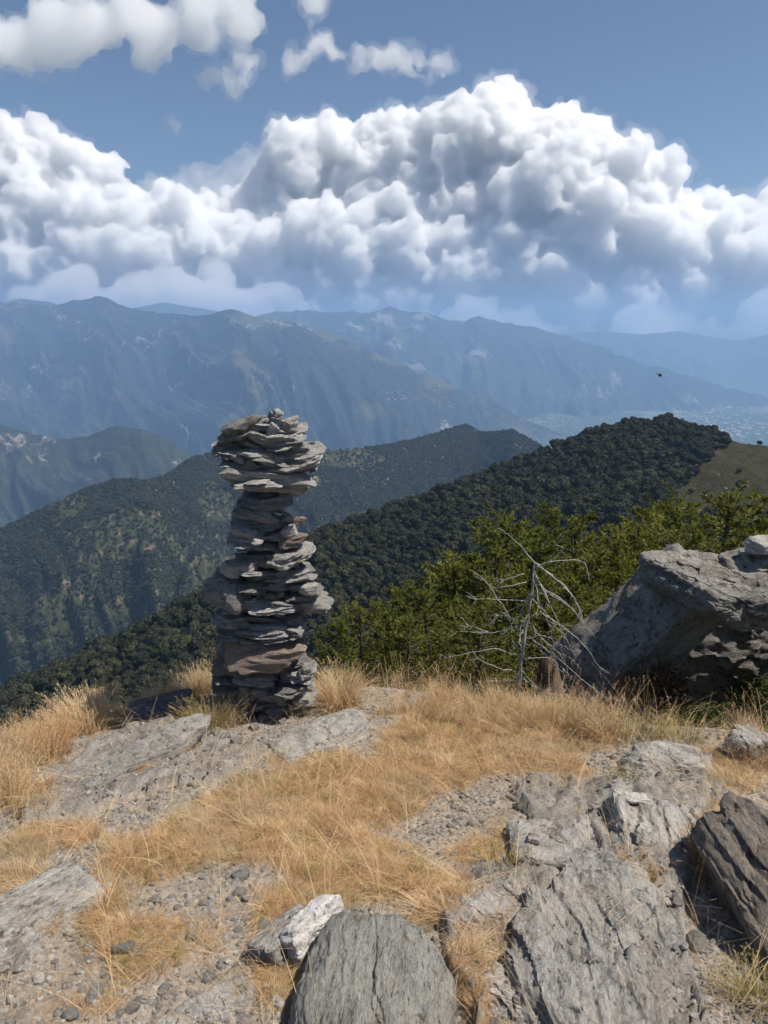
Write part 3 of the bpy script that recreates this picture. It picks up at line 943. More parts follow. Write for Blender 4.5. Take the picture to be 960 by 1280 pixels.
def rock_verts(ext, seed, sub=5, planes=14, soft=14.0, layer=0.012, layer_axis=(0, 0, 1), layer_s=0.03, rough=0.03, cut=(0.62, 1.0), extra=(), chip=0.05, chip_s=0.30):
    """a broken block: a body bounded by planes, then cleaved in layers and roughened; ext = half sizes in metres"""
    rg = np.random.default_rng(seed)
    d, f = ICO[sub]
    N = [np.array(v, float) for v in ((1, 0, 0), (-1, 0, 0), (0, 1, 0), (0, -1, 0), (0, 0, 1), (0, 0, -1))]
    H = [rg.uniform(0.8, 1.0) for _ in N]
    for k in range(planes):
        v = rg.normal(size=3); v[2] *= 0.7; v /= np.linalg.norm(v)
        N.append(v); H.append(rg.uniform(*cut) * (abs(v).sum() ** 0.35))
    for v, h in extra:
        v = np.array(v, float); N.append(v / np.linalg.norm(v)); H.append(h)
    N = np.array(N); H = np.array(H)
    q = np.maximum(d @ N.T, 0) / H[None, :]
    r = 1.0 / (np.sum(q ** soft, 1) ** (1.0 / soft))
    V = d * r[:, None] * np.array(ext)
    L = np.array(layer_axis, float); L /= np.linalg.norm(L)
    s0 = float(np.mean(ext))
    w = fbm(V / (s0 * 1.1) + seed, 3, seed) * 1.2
    t = (V @ L) / layer_s + w
    k = np.floor(t)
    fr = smooth(0.86, 1.0, t - k)
    z0 = np.zeros(len(V), np.int64)
    o1 = hash01(k.astype(np.int64), z0, z0, seed); o2 = hash01(k.astype(np.int64) + 1, z0, z0, seed)
    off = (o1 * (1 - fr) + o2 * fr - 0.5) * 2
    lat = V - (V @ L)[:, None] * L
    ln = np.linalg.norm(lat, axis=1, keepdims=True) + 1e-9
    V = V + lat / ln * (off * layer)[:, None] * np.minimum(1, ln / (0.3 * s0))
    dn = d / np.linalg.norm(d, axis=1, keepdims=True)
    q2 = V - 0.6 * (V @ L)[:, None] * L * -2.2
    st = np.array([1.0, 0.45, 1.0]) if abs(L[0]) > 0.6 else np.array([1.0, 1.0, 1.6])
    wq = np.stack([fbm(V / (s0 * 0.5) + 9.1 * a, 3, seed + 21 + a) for a in range(3)], 1) * s0 * 0.25
    V = V + dn * ((chips((V + wq) * st, s0 * chip_s * 2, seed + 11) * 1.0 + chips((V + wq) * st, s0 * chip_s * 0.8, seed + 31) * 0.42) * chip * s0)[:, None]
    V = V + dn * (fbm(q2 / (s0 * 0.55) + seed * 3.3, 5, seed + 3, gain=0.55) * rough * s0 * 2.0)[:, None]
    return V, f

def rock_mesh(name, *a, **k):
    V, f = rock_verts(*a, **k)
    me = mesh_np(name, V, f, True)
    me.set_sharp_from_angle(angle=R(32))
    return me

def set_smooth_angle(me, ang=35):
    me.polygons.foreach_set('use_smooth', np.ones(len(me.polygons), dtype=bool))

GREY = ((0.065, 0.06, 0.055), (0.20, 0.19, 0.175), (0.37, 0.355, 0.33))
M_slab = schist_material('grey_schist', *GREY, stretch=(1, 0.3, 3), scale=8, rust=0.25, bump=0.014, rnd=0.12)
M_palegrey = schist_material('pale_grey_schist', (0.10, 0.094, 0.085), (0.22, 0.21, 0.192), (0.35, 0.335, 0.31), stretch=(1, 0.3, 3), scale=8, rust=0.2, bump=0.012, rnd=0)
M_boulder = schist_material('green_grey_schist', (0.08, 0.076, 0.067), (0.245, 0.235, 0.21), (0.42, 0.41, 0.375), stretch=(4.5, 0.8, 1), scale=6, rust=0.25, bump=0.03, rnd=0, lichen=0.45)
M_quartz = schist_material('white_quartz_and_schist', (0.25, 0.225, 0.21), (0.62, 0.59, 0.56), (0.80, 0.78, 0.75), stretch=(1, 1, 1), scale=14, rust=0.25, bump=0.012, rnd=0, lichen=0.5)
M_darkslab = schist_material('dark_schist', (0.028, 0.028, 0.028), (0.062, 0.062, 0.062), (0.12, 0.12, 0.118), stretch=(1, 1, 3), scale=9, rust=0.1, bump=0.008, rnd=0, lichen=0.15)  # much darker tone than the other slabs
M_brown = schist_material('brown_schist', (0.055, 0.046, 0.039), (0.17, 0.142, 0.118), (0.31, 0.275, 0.235), stretch=(3, 0.7, 0.8), scale=8, rust=0.5, bump=0.03, rnd=0, lichen=0.2)
M_pale = schist_material('pale_veined_schist', (0.11, 0.10, 0.09), (0.24, 0.22, 0.20), (0.42, 0.39, 0.36), stretch=(1, 1, 2), scale=9, rust=0.3, white=0.04, bump=0.014, rnd=0, lichen=0.5)
M_outcrop = schist_material('outcrop_schist', (0.05, 0.045, 0.04), (0.14, 0.13, 0.118), (0.28, 0.265, 0.245), stretch=(1, 1, 2.5), scale=2.2, rust=0.2, bump=0.05, rnd=0, lichen=0.4)
M_cairn = schist_material('cairn_schist', (0.09, 0.085, 0.078), (0.34, 0.325, 0.30), (0.64, 0.615, 0.575), stretch=(1, 1, 2), scale=2.6, rust=0.5, bump=0.10, rnd=0.42, lichen=0.4, warm=(0.24, 0.19, 0.145))  # pale streaks and lichen, raised to stand in for sunlit highlights
M_cairn_white = schist_material('cairn_quartz', (0.35, 0.32, 0.28), (0.58, 0.55, 0.5), (0.75, 0.73, 0.70), stretch=(1, 1, 2), scale=2.6, rust=0.3, bump=0.06, rnd=0.1)
M_cairn_red = schist_material('cairn_rusty_stone', (0.16, 0.115, 0.09), (0.33, 0.255, 0.205), (0.5, 0.41, 0.34), stretch=(1, 1, 2), scale=2.6, rust=0.4, bump=0.08, rnd=0.1)

def rock(name, label, px, py, ext, rot, mat, seed, sink=0.4, cat='rock', dxyz=(0, 0, 0), **k):
    g = hit(px, py)
    me = rock_mesh(name, ext, seed, **k)
    o = obj(name, me, mat)
    z = float(ground_h(np.array([g[0]]), np.array([g[1]]))[0])
    o.location = (g[0] + dxyz[0], g[1] + dxyz[1], z + ext[2] * (1 - 2 * sink) + dxyz[2])
    o.rotation_euler = tuple(R(a) for a in rot)
    tag(o, label, cat)
    return o

TILT = -9.0     # the summit falls away from the camera by about this much
rock('boulder', 'large rounded grey-green schist boulder at the bottom edge', 484, 1262, (0.31, 0.33, 0.19), (TILT + 5, 5, -8), M_boulder, 331, sink=0.58, sub=7, planes=3, soft=3.6, layer=0.006, chip=0.022, chip_s=0.22, layer_axis=(1, 0.18, 0.25), layer_s=0.055, rough=0.05)
q_ = rock('boulder', 'dark grey stone with a white quartz face beside the large boulder', 362, 1190, (0.065, 0.13, 0.085), (TILT + 8, -18, -38), M_slab, 302, sink=0.45, sub=6, planes=8, layer=0.01, layer_axis=(1, 0.2, 0.2), layer_s=0.03, rough=0.05)
qf = obj('quartz_face', rock_mesh('quartz_face', (0.065, 0.125, 0.105), 303, sub=6, planes=9, layer=0.006, rough=0.06), M_quartz, q_)
qf.location = (0.075, 0.045, 0.02)
rock('rock_slab', 'flat grey slab lying tilted at the left edge', 50, 1160, (0.20, 0.30, 0.06), (TILT + 2, 10, -34), M_slab, 304, sink=0.62, sub=6, planes=12, layer=0.01, layer_axis=(0.2, 0, 1), layer_s=0.03, rough=0.03)
rock('rock_slab', 'dark flat slab lying in the grass left of the cairn', 200, 893, (0.23, 0.19, 0.05), (2, -6, 12), M_darkslab, 305, sink=0.2, sub=6, planes=9, layer=0.012, layer_s=0.025, rough=0.03, dxyz=(0, 0, 0.03))
rock('rock_slab', 'smooth pale grey slab of rock at the right foot of the cairn', 405, 925, (0.38, 0.25, 0.12), (TILT + 6, -10, 34), M_palegrey, 306, sink=0.56, sub=6, planes=10, soft=8, layer=0.008, layer_axis=(0.3, 0.2, 1), layer_s=0.03, rough=0.04)
rock('rock', 'low weathered rock with grass on top in front of the outcrop', 828, 962, (0.28, 0.15, 0.11), (-6, 8, 20), M_slab, 307, sink=0.45, sub=6, planes=10, layer=0.014, layer_axis=(0.2, 0.3, 1), layer_s=0.04, rough=0.05)
rock('rock', 'small upright grey rock at the right edge below the outcrop', 930, 945, (0.15, 0.12, 0.13), (0, 12, 24), M_slab, 308, sink=0.4, sub=6, planes=10, layer=0.014, layer_axis=(1, 0.3, 0.4), layer_s=0.04, rough=0.05)
rock('rock_slab', 'steep brown streaked slab rising at the right edge', 978, 1160, (0.22, 0.55, 0.30), (TILT + 4, -24, -4), M_brown, 309, sink=0.48, sub=6, planes=9, soft=10, layer=0.014, layer_axis=(1, 0.1, 0.4), layer_s=0.035, rough=0.04)
rock('rock_rib', 'ribbed grey bedrock ledge with dark clefts on the right', 838, 1055, (0.26, 0.50, 0.13), (TILT + 3, 14, -10), M_slab, 310, sink=0.66, sub=6, planes=10, layer=0.03, layer_axis=(1, -0.12, 0.15), layer_s=0.05, rough=0.06)
rock('bedrock_slab', 'broad grey bedrock slab at lower right beside the dirt gully', 752, 1190, (0.33, 0.52, 0.09), (TILT + 1, -5, -12), M_slab, 311, sink=0.72, sub=7, planes=14, layer=0.018, layer_axis=(1, 0.2, 0.5), layer_s=0.05, rough=0.05)
rock('bedrock_slab', 'rough grey bedrock block with a purplish corner right of the large boulder', 615, 1150, (0.17, 0.16, 0.06), (TILT, 4, 18), M_slab, 312, sink=0.66, sub=6, planes=12, layer=0.012, layer_axis=(0.6, 0.2, 1), layer_s=0.035, rough=0.06)
pb_ = rock('bedrock_slab', 'whitish veined bedrock block at the bottom edge', 655, 1245, (0.17, 0.15, 0.06), (TILT + 2, 4, 8), M_pale, 313, sink=0.62, sub=6, planes=14, layer=0.014, layer_axis=(0.5, 0.3, 1), layer_s=0.035, rough=0.08)
st_ = rock('bedrock_slab', 'grey bedrock step with a pale quartz knob at its left end', 722, 1060, (0.32, 0.26, 0.07), (TILT, -3, -18), M_slab, 314, sink=0.70, sub=6, planes=12, layer=0.014, layer_axis=(0.7, 0.3, 1), layer_s=0.04, rough=0.06)
rock('quartz_patch', 'bright white quartz patch on the ribbed bedrock', 786, 1030, (0.075, 0.045, 0.02), (TILT, 4, -8), M_cairn_white, 315, sink=0.1, cat='quartz', sub=5, planes=9, layer=0.004, rough=0.12, dxyz=(0, 0, 0.075))
kn_ = obj('quartz_knob', rock_mesh('quartz_knob', (0.03, 0.05, 0.025), 316, sub=5, planes=9, layer=0.004, rough=0.12), M_pale, st_)
kn_.location = (-0.17, -0.10, 0.065)
rock('bedrock_slab', 'low flat grey rock patch at the bottom left of the boulder', 270, 1262, (0.14, 0.10, 0.04), (TILT, 3, 30), M_slab, 317, sink=0.72, sub=5, planes=10, layer=0.006, rough=0.05)
rock('bedrock_slab', 'striated grey bedrock sheet on the left below the tall grass', 165, 962, (0.52, 0.16, 0.08), (TILT - 2, -8, 40), M_slab, 318, sink=0.68, sub=6, planes=12, soft=8, layer=0.014, layer_axis=(0.1, 1, 0.6), layer_s=0.028, rough=0.04)

# small loose stones one can pick out
loose = [rock_mesh('loose_stone', (0.5, 0.38, 0.22), 400 + k, sub=3, planes=9, layer=0.03, layer_s=0.1, rough=0.05) for k in range(6)]
for m_ in loose: m_.materials.append(M_slab)
SPOTS = [(872, 1186, 30, 'stone lying on the dirt by the steep brown slab'), (303, 1098, 20, 'stone on the gravel'), (155, 1195, 26, 'brownish stone on the gravel near the left slab'), (222, 1275, 0, ''), (420, 1232, 0, ''), (168, 1262, 18, 's'), (205, 1240, 16, 's'), (120, 1250, 20, 's'), (262, 1228, 16, 's'), (240, 1178, 15, 's'), (300, 1122, 15, 's'), (196, 1128, 14, 's'), (640, 1000, 14, 's'), (716, 990, 14, 's'), (590, 1030, 13, 's'), (296, 938, 16, 's'), (318, 912, 16, 's'), (330, 900, 18, 's'), (352, 905, 14, 's'), (300, 900, 14, 's'), (282, 930, 14, 's'), (215, 955, 14, 's'), (258, 945, 12, 's'), (372, 896, 14, 's'), (340, 932, 14, 's'), (845, 1150, 14, 's'), (820, 1185, 0, ''), (330, 1165, 18, 's'), (18, 1205, 34, 'pale rounded stone at the left edge below the flat slab'), (90, 1275, 18, 's'), (300, 1262, 16, 's'), (505, 1075, 12, 's')]
for k, (px, py, w, lb) in enumerate(SPOTS):
    if not w: continue
    g = hit(px, py)
    s = w * np.linalg.norm(g - EYE) / FOC
    o = obj('loose_stone', loose[k % 6])
    o.scale = (s, s, s)
    o.location = (g[0], g[1], float(ground_h(np.array([g[0]]), np.array([g[1]]))[0]) + 0.12 * s)
    o.rotation_euler = (rng.uniform(-0.3, 0.3), rng.uniform(-0.3, 0.3), rng.uniform(0, 6.28))
    if len(lb) > 2: tag(o, lb if len(lb.split()) > 3 else 'small grey ' + lb, 'stone', 'loose stones on the summit')
    else:
        where = 'at the foot of the cairn' if (py < 960 and px < 400) else 'on the lower left gravel' if px < 340 else 'on the bare gravel right of the matted grass'
        tag(o, 'small grey angular stone lying ' + where, 'stone', 'loose stones ' + where)
print('rocks', time.time() - _T0)
# ------------------------------------------------------------------ the cairn
CP = hit(330, 884)
CD_ = CP[1]
def cz(py):
    """height at which a pixel row crosses the cairn's upright middle plane"""
    d = ray(330, py)
    return 1.6 + d[2] / d[1] * CD_
def cx(px, py):
    d = ray(px, py)
    return d[0] / d[1] * CD_
PXM = CD_ / FOC / math.cos(PITCH)
cairn = bpy.data.objects.new('cairn', None)
COL.objects.link(cairn)
cairn.location = (cx(328, 884), CD_, cz(886))
tag(cairn, 'tall mushroom-shaped cairn of stacked flat grey schist stones with an overhanging cap', 'cairn')
CL = Vector(cairn.location)

stone_kinds = []
for k in range(16):
    me = rock_mesh('cairn_stone', (1.0, 0.8 + 0.2 * (k % 2), 1.0), 500 + k, sub=4, planes=10, soft=60, layer=0.14, layer_s=0.38, rough=0.05, cut=(0.48, 0.92), chip=0.14, chip_s=0.42)
    me.materials.append(M_cairn)
    stone_kinds.append(me)
white_kind = rock_mesh('cairn_stone', (1.0, 0.85, 1.0), 530, sub=4, planes=10, soft=40, layer=0.05, layer_s=0.5, rough=0.05, chip=0.10, chip_s=0.45); white_kind.materials.append(M_cairn_white)
red_kind = rock_mesh('cairn_stone', (1.0, 0.85, 1.0), 531, sub=4, planes=10, soft=40, layer=0.10, layer_s=0.4, rough=0.05, chip=0.10, chip_s=0.45); red_kind.materials.append(M_cairn_red)
n_stone = 0
def stone(px, py, w, h, depth=0.0, thick=None, rot=(0, 0, 0), me=None, name='stone', label=None):
    """one stone: pixel centre, pixel width and height, depth offset towards the camera, tilt in degrees"""
    global n_stone
    me = me or stone_kinds[int(rng.integers(16))]
    o = bpy.data.objects.new(name, me)
    COL.objects.link(o)
    o.parent = cairn
    d = ray(px, py); yy = CD_ - depth
    P = Vector((d[0] / d[1] * yy, yy, 1.6 + d[2] / d[1] * yy))
    o.location = P - CL
    hw = w * PXM / 2
    o.scale = (hw, thick if thick else hw * rng.uniform(0.75, 1.0), h * PXM / 2)
    o.rotation_euler = tuple(R(a) for a in rot)
    if label: o['label'] = label
    n_stone += 1
    return o

prof_y = [516, 522, 532, 545, 560, 575, 590, 602, 612, 620, 640, 660, 680, 700, 708, 720, 738, 750, 764, 776, 800, 825, 845, 862, 880, 890]
prof_l = [334, 316, 300, 284, 275, 276, 280, 284, 298, 313, 313, 303, 297, 293, 274, 267, 266, 270, 275, 271, 271, 269, 265, 264, 272, 286]
prof_r = [346, 352, 362, 376, 388, 393, 394, 394, 376, 355, 358, 366, 374, 382, 384, 389, 396, 396, 382, 379, 380, 382, 388, 391, 390, 384]
def edges(py):
    return np.interp(py, prof_y, prof_l), np.interp(py, prof_y, prof_r)

# the big stones that give the cairn its outline
F = []
F.append(stone(337, 597, 130, 34, 0.10, 0.30, (4, 3, 10), stone_kinds[2], 'capstone', 'large weathered slab carrying the cap'))
F.append(stone(306, 541, 58, 40, 0.12, 0.13, (10, -20, 20), stone_kinds[4]))
F.append(stone(378, 560, 46, 22, 0.08, 0.16, (0, 6, -10), stone_kinds[1]))
F.append(stone(360, 548, 60, 20, 0.15, 0.14, (6, -8, 14), stone_kinds[3]))
F.append(stone(292, 564, 50, 18, 0.12, 0.15, (6, 10, 0), stone_kinds[5]))
F.append(stone(340, 571, 60, 16, 0.20, 0.12, (12, 16, 0), stone_kinds[6]))
F.append(stone(375, 577, 52, 18, 0.18, 0.14, (6, -14, 0), stone_kinds[7]))
F.append(stone(313, 583, 18, 20, 0.24, 0.04, (0, 30, 30), stone_kinds[9]))
F.append(stone(291, 742, 66, 46, 0.14, 0.20, (6, 8, -24), stone_kinds[0], 'stone', 'large grey block jutting out at the left'))
F.append(stone(376, 752, 104, 24, 0.08, 0.20, (6, -5, -6), stone_kinds[2], 'stone', 'long slab jutting out to the right'))
F.append(stone(340, 757, 62, 14, 0.22, 0.12, (8, -2, 4), stone_kinds[5]))
F.append(stone(385, 737, 26, 13, 0.24, 0.05, (0, -6, 10), white_kind, 'stone', 'rounded white quartz stone'))
F.append(stone(332, 812, 100, 36, 0.16, 0.20, (8, -4, 6), red_kind, 'stone', 'broad pale brown slab low in the pillar'))
F.append(stone(320, 640, 56, 22, 0.12, 0.18, (2, 8, 0), stone_kinds[0]))
F.append(stone(312, 668, 56, 24, 0.14, 0.18, (4, 10, 8), stone_kinds[3]))
F.append(stone(335, 626, 66, 18, 0.08, 0.18, (0, 2, 0), stone_kinds[6]))
F.append(stone(362, 692, 60, 18, 0.18, 0.14, (6, -8, 10), stone_kinds[1], 'stone'))
F.append(stone(376, 650, 14, 8, 0.14, 0.04, (0, -10, 0), red_kind, 'stone', 'small orange stone on the right'))
F.append(stone(367, 675, 36, 15, 0.18, 0.10, (0, -14, 0), red_kind))
F.append(stone(360, 665, 24, 14, 0.17, 0.07, (0, -24, 0), white_kind))
F.append(stone(286, 711, 26, 16, 0.22, 0.07, (8, 10, 20), white_kind, 'stone', 'white quartz stone on the left ledge'))
F.append(stone(364, 718, 52, 14, 0.16, 0.12, (6, -6, 6), stone_kinds[7]))
F.append(stone(304, 868, 18, 32, 0.24, 0.05, (6, 4, 0), stone_kinds[8], 'stone', 'upright block at the foot'))
F.append(stone(342, 870, 36, 15, 0.22, 0.08, (6, -12, 0), stone_kinds[2]))
F.append(stone(318, 843, 56, 20, 0.20, 0.14, (6, 6, 0), stone_kinds[5]))
F.append(stone(384, 835, 22, 20, 0.18, 0.10, (0, 10, 0), stone_kinds[1]))
F.append(stone(372, 788, 26, 15, 0.20, 0.10, (0, -6, 0), stone_kinds[3]))
F.append(stone(330, 786, 76, 16, 0.14, 0.18, (4, -4, 0), stone_kinds[4]))
F.append(stone(298, 772, 60, 18, 0.12, 0.18, (2, 6, 0), stone_kinds[6]))
F.append(stone(352, 770, 60, 14, 0.10, 0.18, (2, -2, 0), stone_kinds[0]))
for a in [(344, 525, 20, 18, 10), (346, 519, 12, 12, 30), (362, 533, 26, 20, -20), (340, 536, 16, 18, 40), (325, 548, 34, 14, 16), (350, 552, 26, 10, -6), (283, 548, 24, 14, -30), (276, 562, 20, 14, 10), (328, 556, 8, 6, 0), (300, 574, 22, 14, 20), (330, 580, 26, 10, 22), (352, 586, 46, 8, -4), (388, 574, 24, 10, -20)]:
    stone(a[0], a[1], a[2], a[3], rng.uniform(0.14, 0.22), a[2] * PXM * 0.45, (rng.uniform(-14, 14), a[4], rng.uniform(-30, 30)), white_kind if a[0] in (340, 328) else None)

# courses of smaller stones between and behind them
y = 880.0
while y > 520:
    in_cap = y < 612
    h = rng.uniform(7, 12) if not in_cap else rng.uniform(7, 11)
    l, r_ = edges(y)
    w = r_ - l
    # core stones carry the course, face stones show in front
    hd = w * PXM * (0.40 if not in_cap else 0.42)
    stone((l + r_) / 2 + rng.uniform(-4, 4), y, w * (0.74 if in_cap else 0.80), h * 1.35, 0.0, hd * 0.8, (rng.uniform(-4, 4), rng.uniform(-4, 4), rng.uniform(-30, 30)))
    x = l + rng.uniform(0, 3)
    while x < r_ - 6:
        sw = min(rng.choice([13, 20, 30, 44], p=[0.25, 0.3, 0.27, 0.18]) * rng.uniform(0.85, 1.2), r_ - x + 4)
        c = x + sw / 2
        u = (c - (l + r_) / 2) / (w / 2)
        dep = hd * math.sqrt(max(0.04, 1 - u * u)) * 0.78
        kind = white_kind if rng.random() < 0.05 else red_kind if rng.random() < 0.025 else None
        stone(c, y + rng.uniform(-2, 2), sw * 1.12, h * rng.uniform(0.85, 1.3), dep, min(0.16, sw * PXM * 0.6), (rng.uniform(-5, 9), rng.uniform(-9, 9) * (2.4 if in_cap else 1.0), rng.uniform(-25, 25)), kind)
        x += sw * rng.uniform(0.86, 1.0)
    y -= h * 0.98
print('cairn stones', n_stone, time.time() - _T0)
# ------------------------------------------------------------------ tubes for stems and branches
def tube(V, F, path, rad, sides=6):
    """append a tapering tube along a list of points"""
    path = [np.array(p, float) for p in path]
    n = len(path)
    base = len(V)
    for i, p in enumerate(path):
        t = path[min(i + 1, n - 1)] - path[max(i - 1, 0)]
        t = t / (np.linalg.norm(t) + 1e-9)
        a = np.cross(t, [0.31, 0.17, 0.93]); a /= np.linalg.norm(a) + 1e-9
        b = np.cross(t, a)
        r = rad[i] if hasattr(rad, '__len__') else rad
        for k in range(sides):
            w = 2 * math.pi * k / sides
            V.append(p + (a * math.cos(w) + b * math.sin(w)) * r)
    for i in range(n - 1):
        for k in range(sides):
            q = base + i * sides
            F.append((q + k, q + (k + 1) % sides, q + sides + (k + 1) % sides, q + sides + k))

def smooth_path(pts, m=4):
    """catmull-rom through the points"""
    P = [np.array(p, float) for p in pts]
    P = [2 * P[0] - P[1]] + P + [2 * P[-1] - P[-2]]
    out = []
    for i in range(1, len(P) - 2):
        for j in range(m):
            t = j / m
            out.append(0.5 * ((2 * P[i]) + (P[i + 1] - P[i - 1]) * t + (2 * P[i - 1] - 5 * P[i] + 4 * P[i + 1] - P[i + 2]) * t * t + (3 * P[i] - P[i - 1] - 3 * P[i + 1] + P[i + 2]) * t ** 3))
    out.append(P[-2])
    return out

def bark_material(name, a, b, scale=30):
    nt = NT(name)
    p = nt.coord('Object')
    n = nt.noise(nt.mapping(p, (1, 1, 0.25)), scale, 6, 0.7)
    return nt.bsdf(nt.ramp(n, [(0.3, a), (0.7, b)]), 0.9, nt.bump(n, 0.8, 0.01), spec=0.15)
M_bark = bark_material('larch_bark', (0.05, 0.04, 0.03), (0.13, 0.11, 0.09))
M_dead = bark_material('weathered_dead_wood', (0.20, 0.19, 0.175), (0.48, 0.46, 0.43), 45)
M_larch = leaf_material('larch_needles', [(0.095, 0.112, 0.018), (0.145, 0.155, 0.026), (0.118, 0.132, 0.028), (0.18, 0.175, 0.036)], 0.42, 0.6)

def larch(seed, h=4.0, n_whorl=26, spread=0.36, lean=0.0):
    """young larch of height h: leader, drooping and upswept boughs, soft needle tufts; returns trunk mesh and crown mesh"""
    rg = np.random.default_rng(seed)
    V, F = [], []
    ax = [np.array([lean * (t ** 2) * h + 0.03 * h * math.sin(3 * t + seed), 0.02 * h * math.cos(4 * t + seed), t * h]) for t in np.linspace(0, 1, 9)]
    tube(V, F, ax, [0.020 * h * (1 - 0.93 * t) + 0.004 for t in np.linspace(0, 1, 9)], 7)
    trunk = mesh_np('trunk', V, F)
    trunk.materials.append(M_bark)
    BV, BF = [], []
    LV, LF, LT = [], [], []
    def tuft(p, d, s, tint):
        for _ in range(4):
            a = rg.normal(size=3) + d * 0.9 + np.array([0, 0, 0.25]); a /= np.linalg.norm(a)
            b = np.cross(a, rg.normal(size=3)); b /= np.linalg.norm(b) + 1e-9
            L = s * rg.uniform(0.7, 1.3); w = s * 0.17
            o = len(LV)
            LV.extend([p - b * w, p + b * w, p + a * L + b * w * 0.4])
            LF.append((o, o + 1, o + 2)); LT.extend([tint] * 3)
    def axis(t):
        return np.array([np.interp(t, np.linspace(0, 1, 9), [q[k] for q in ax]) for k in range(3)])
    for i in range(n_whorl * 4):
        t = 0.04 + 0.95 * ((i + rg.random()) / (n_whorl * 4)) ** 0.95
        L = h * spread * (1 - t) ** 0.75 * rg.uniform(0.55, 1.15) + 0.05 * h
        w = rg.uniform(0, 6.283)
        o = axis(t)
        d0 = np.array([math.cos(w), math.sin(w), rg.uniform(-0.15, 0.35) + 0.3 * t])
        pts = [o]
        for k in range(1, 6):
            u = k / 5
            pts.append(o + d0 * L * u + np.array([0, 0, -0.10 * L * math.sin(u * 2.2) + 0.22 * L * u ** 3]) + rg.normal(size=3) * 0.02 * L)
        tube(BV, BF, pts, [0.0045 * h * (1 - 0.8 * u) * (1 - 0.6 * t) + 0.002 for u in np.linspace(0, 1, 6)], 4)
        tint0 = rg.uniform(0.0, 1.0)
        m = int(7 + 52 * L / (h * spread))
        for k in range(m):
            u = rg.random() ** 0.7
            q = np.array([np.interp(u, np.linspace(0, 1, 6), [p_[c_] for p_ in pts]) for c_ in range(3)])
            side = np.cross(d0, [0, 0, 1]); side /= np.linalg.norm(side) + 1e-9
            q = q + side * rg.normal() * 0.13 * L * (1.1 - u) + np.array([0, 0, rg.normal() * 0.035 * L])
            tuft(q, d0, 0.034 + 0.009 * h, np.clip(tint0 + rg.normal() * 0.2, 0, 1))
    for k in range(40):
        t = 1 - 0.12 * rg.random()
        tuft(axis(t) + rg.normal(size=3) * 0.01 * h, np.array([0, 0, 1.0]), 0.07, 0.7)
    crown = mesh_np('crown', LV, np.array(LF), False)
    fattr(crown, 'tint', LT)
    crown.materials.append(M_larch)
    boughs = mesh_np('boughs', BV, BF)
    boughs.materials.append(M_bark)
    return trunk, boughs, crown

LARCH = [larch(700 + k, 4.0, 26, sp, ln) for k, (sp, ln) in enumerate([(0.34, 0), (0.42, 0.06), (0.38, -0.05), (0.48, 0.02), (0.30, 0.0)])]
def place_larch(px, py, dist, label, kind=None, wide=1.0, sink=0.0):
    top = at(px, py, dist)
    g = float(base_h(np.array([top[0]]), np.array([top[1]]))[0]) - sink
    h = top[2] - g
    t, b, c = LARCH[int(rng.integers(5)) if kind is None else kind]
    e = bpy.data.objects.new('larch_tree', None)
    COL.objects.link(e)
    e.location = (top[0], top[1], g - 0.05)
    s = h / 4.0
    e.scale = (s * wide, s * wide, s)
    e.rotation_euler = (0, 0, rng.uniform(0, 6.28))
    tag(e, label, 'tree', 'young larches below the crest')
    for nm, m in (('trunk', t), ('boughs', b), ('crown', c)):
        obj(nm, m, None, e)
    return e
SPEC = [
    # px, row of the tip, distance, label
    (452, 772, 8.5, 'low bright green larch just right of the straw tuft', 3, 1.15), (418, 790, 9.2, 'small larch tip right behind the cairn foot', 1, 1.1), (500, 785, 8.2, 'bushy larch above the grass right of the straw tuft', 3, 1.2), (545, 758, 8.8, 'dense green larch in the middle of the near larch clump', 1, 1.1), (590, 772, 8.0, 'low larch left of the dead tree foot', 3, 1.2),
    (520, 748, 11, 'bright larch behind the near larch clump', 0, 1.2), (575, 715, 11.5, 'pointed larch left behind the dead tree', 2, 1.1), (610, 690, 12, 'taller larch left behind the dead tree top', 0, 1.1), (640, 672, 13, 'tall larch directly behind the dead tree', 2, 1.0), (665, 700, 10.5, 'dark larch right behind the dead tree trunk', 1, 1.1),
    (485, 775, 11.5, 'yellowish larch right of the cairn', 2, 1.2), (700, 668, 15, 'slender larch right of the dead tree top', 4, 1.0), (725, 645, 16, 'tallest pointed larch above the dead tree branches', 0, 1.0), (760, 660, 15, 'broad larch left of the outcrop top', 1, 1.0), (790, 655, 17, 'feathery larch above the left end of the outcrop', 2, 1.1), (820, 640, 19, 'larch standing above the middle of the outcrop', 0, 1.1),
    (852, 625, 21, 'tall larch above the outcrop near the bare shoulder', 2, 1.0), (880, 660, 18, 'small dark larch behind the top of the outcrop', 1, 1.1), (705, 740, 9.8, 'larch between the dead tree and the outcrop', 3, 1.1), (745, 730, 11, 'dark green larch close to the left flank of the outcrop', 1, 1.1), (780, 700, 12.5, 'larch just over the left shoulder of the outcrop', 3, 1.1),
    (935, 618, 15, 'wide-branched larch at the right edge above the outcrop', 3, 1.25), (985, 605, 15.5, 'larch cut off by the right edge above the outcrop', 1, 1.2), (905, 640, 20, 'low larch beside the wide-branched one', 0, 1.1), (965, 640, 19, 'larch behind the wide-branched one at the right edge', 2, 1.1), (660, 690, 18, 'larch far behind the dead tree', 0, 1.1), (600, 720, 15, 'larch far behind the pointed larch', 2, 1.2), (550, 745, 15, 'larch at the back left of the larch clump', 1, 1.2), (625, 745, 9.5, 'larch behind the middle of the dead tree', 1, 1.1), (680, 775, 8.8, 'low larch at the foot of the dead tree', 3, 1.1),
    (840, 665, 16, 'yellow-green larch behind the outcrop crest', 4, 1.2), (735, 690, 13, 'larch filling the gap left of the outcrop', 2, 1.1)]
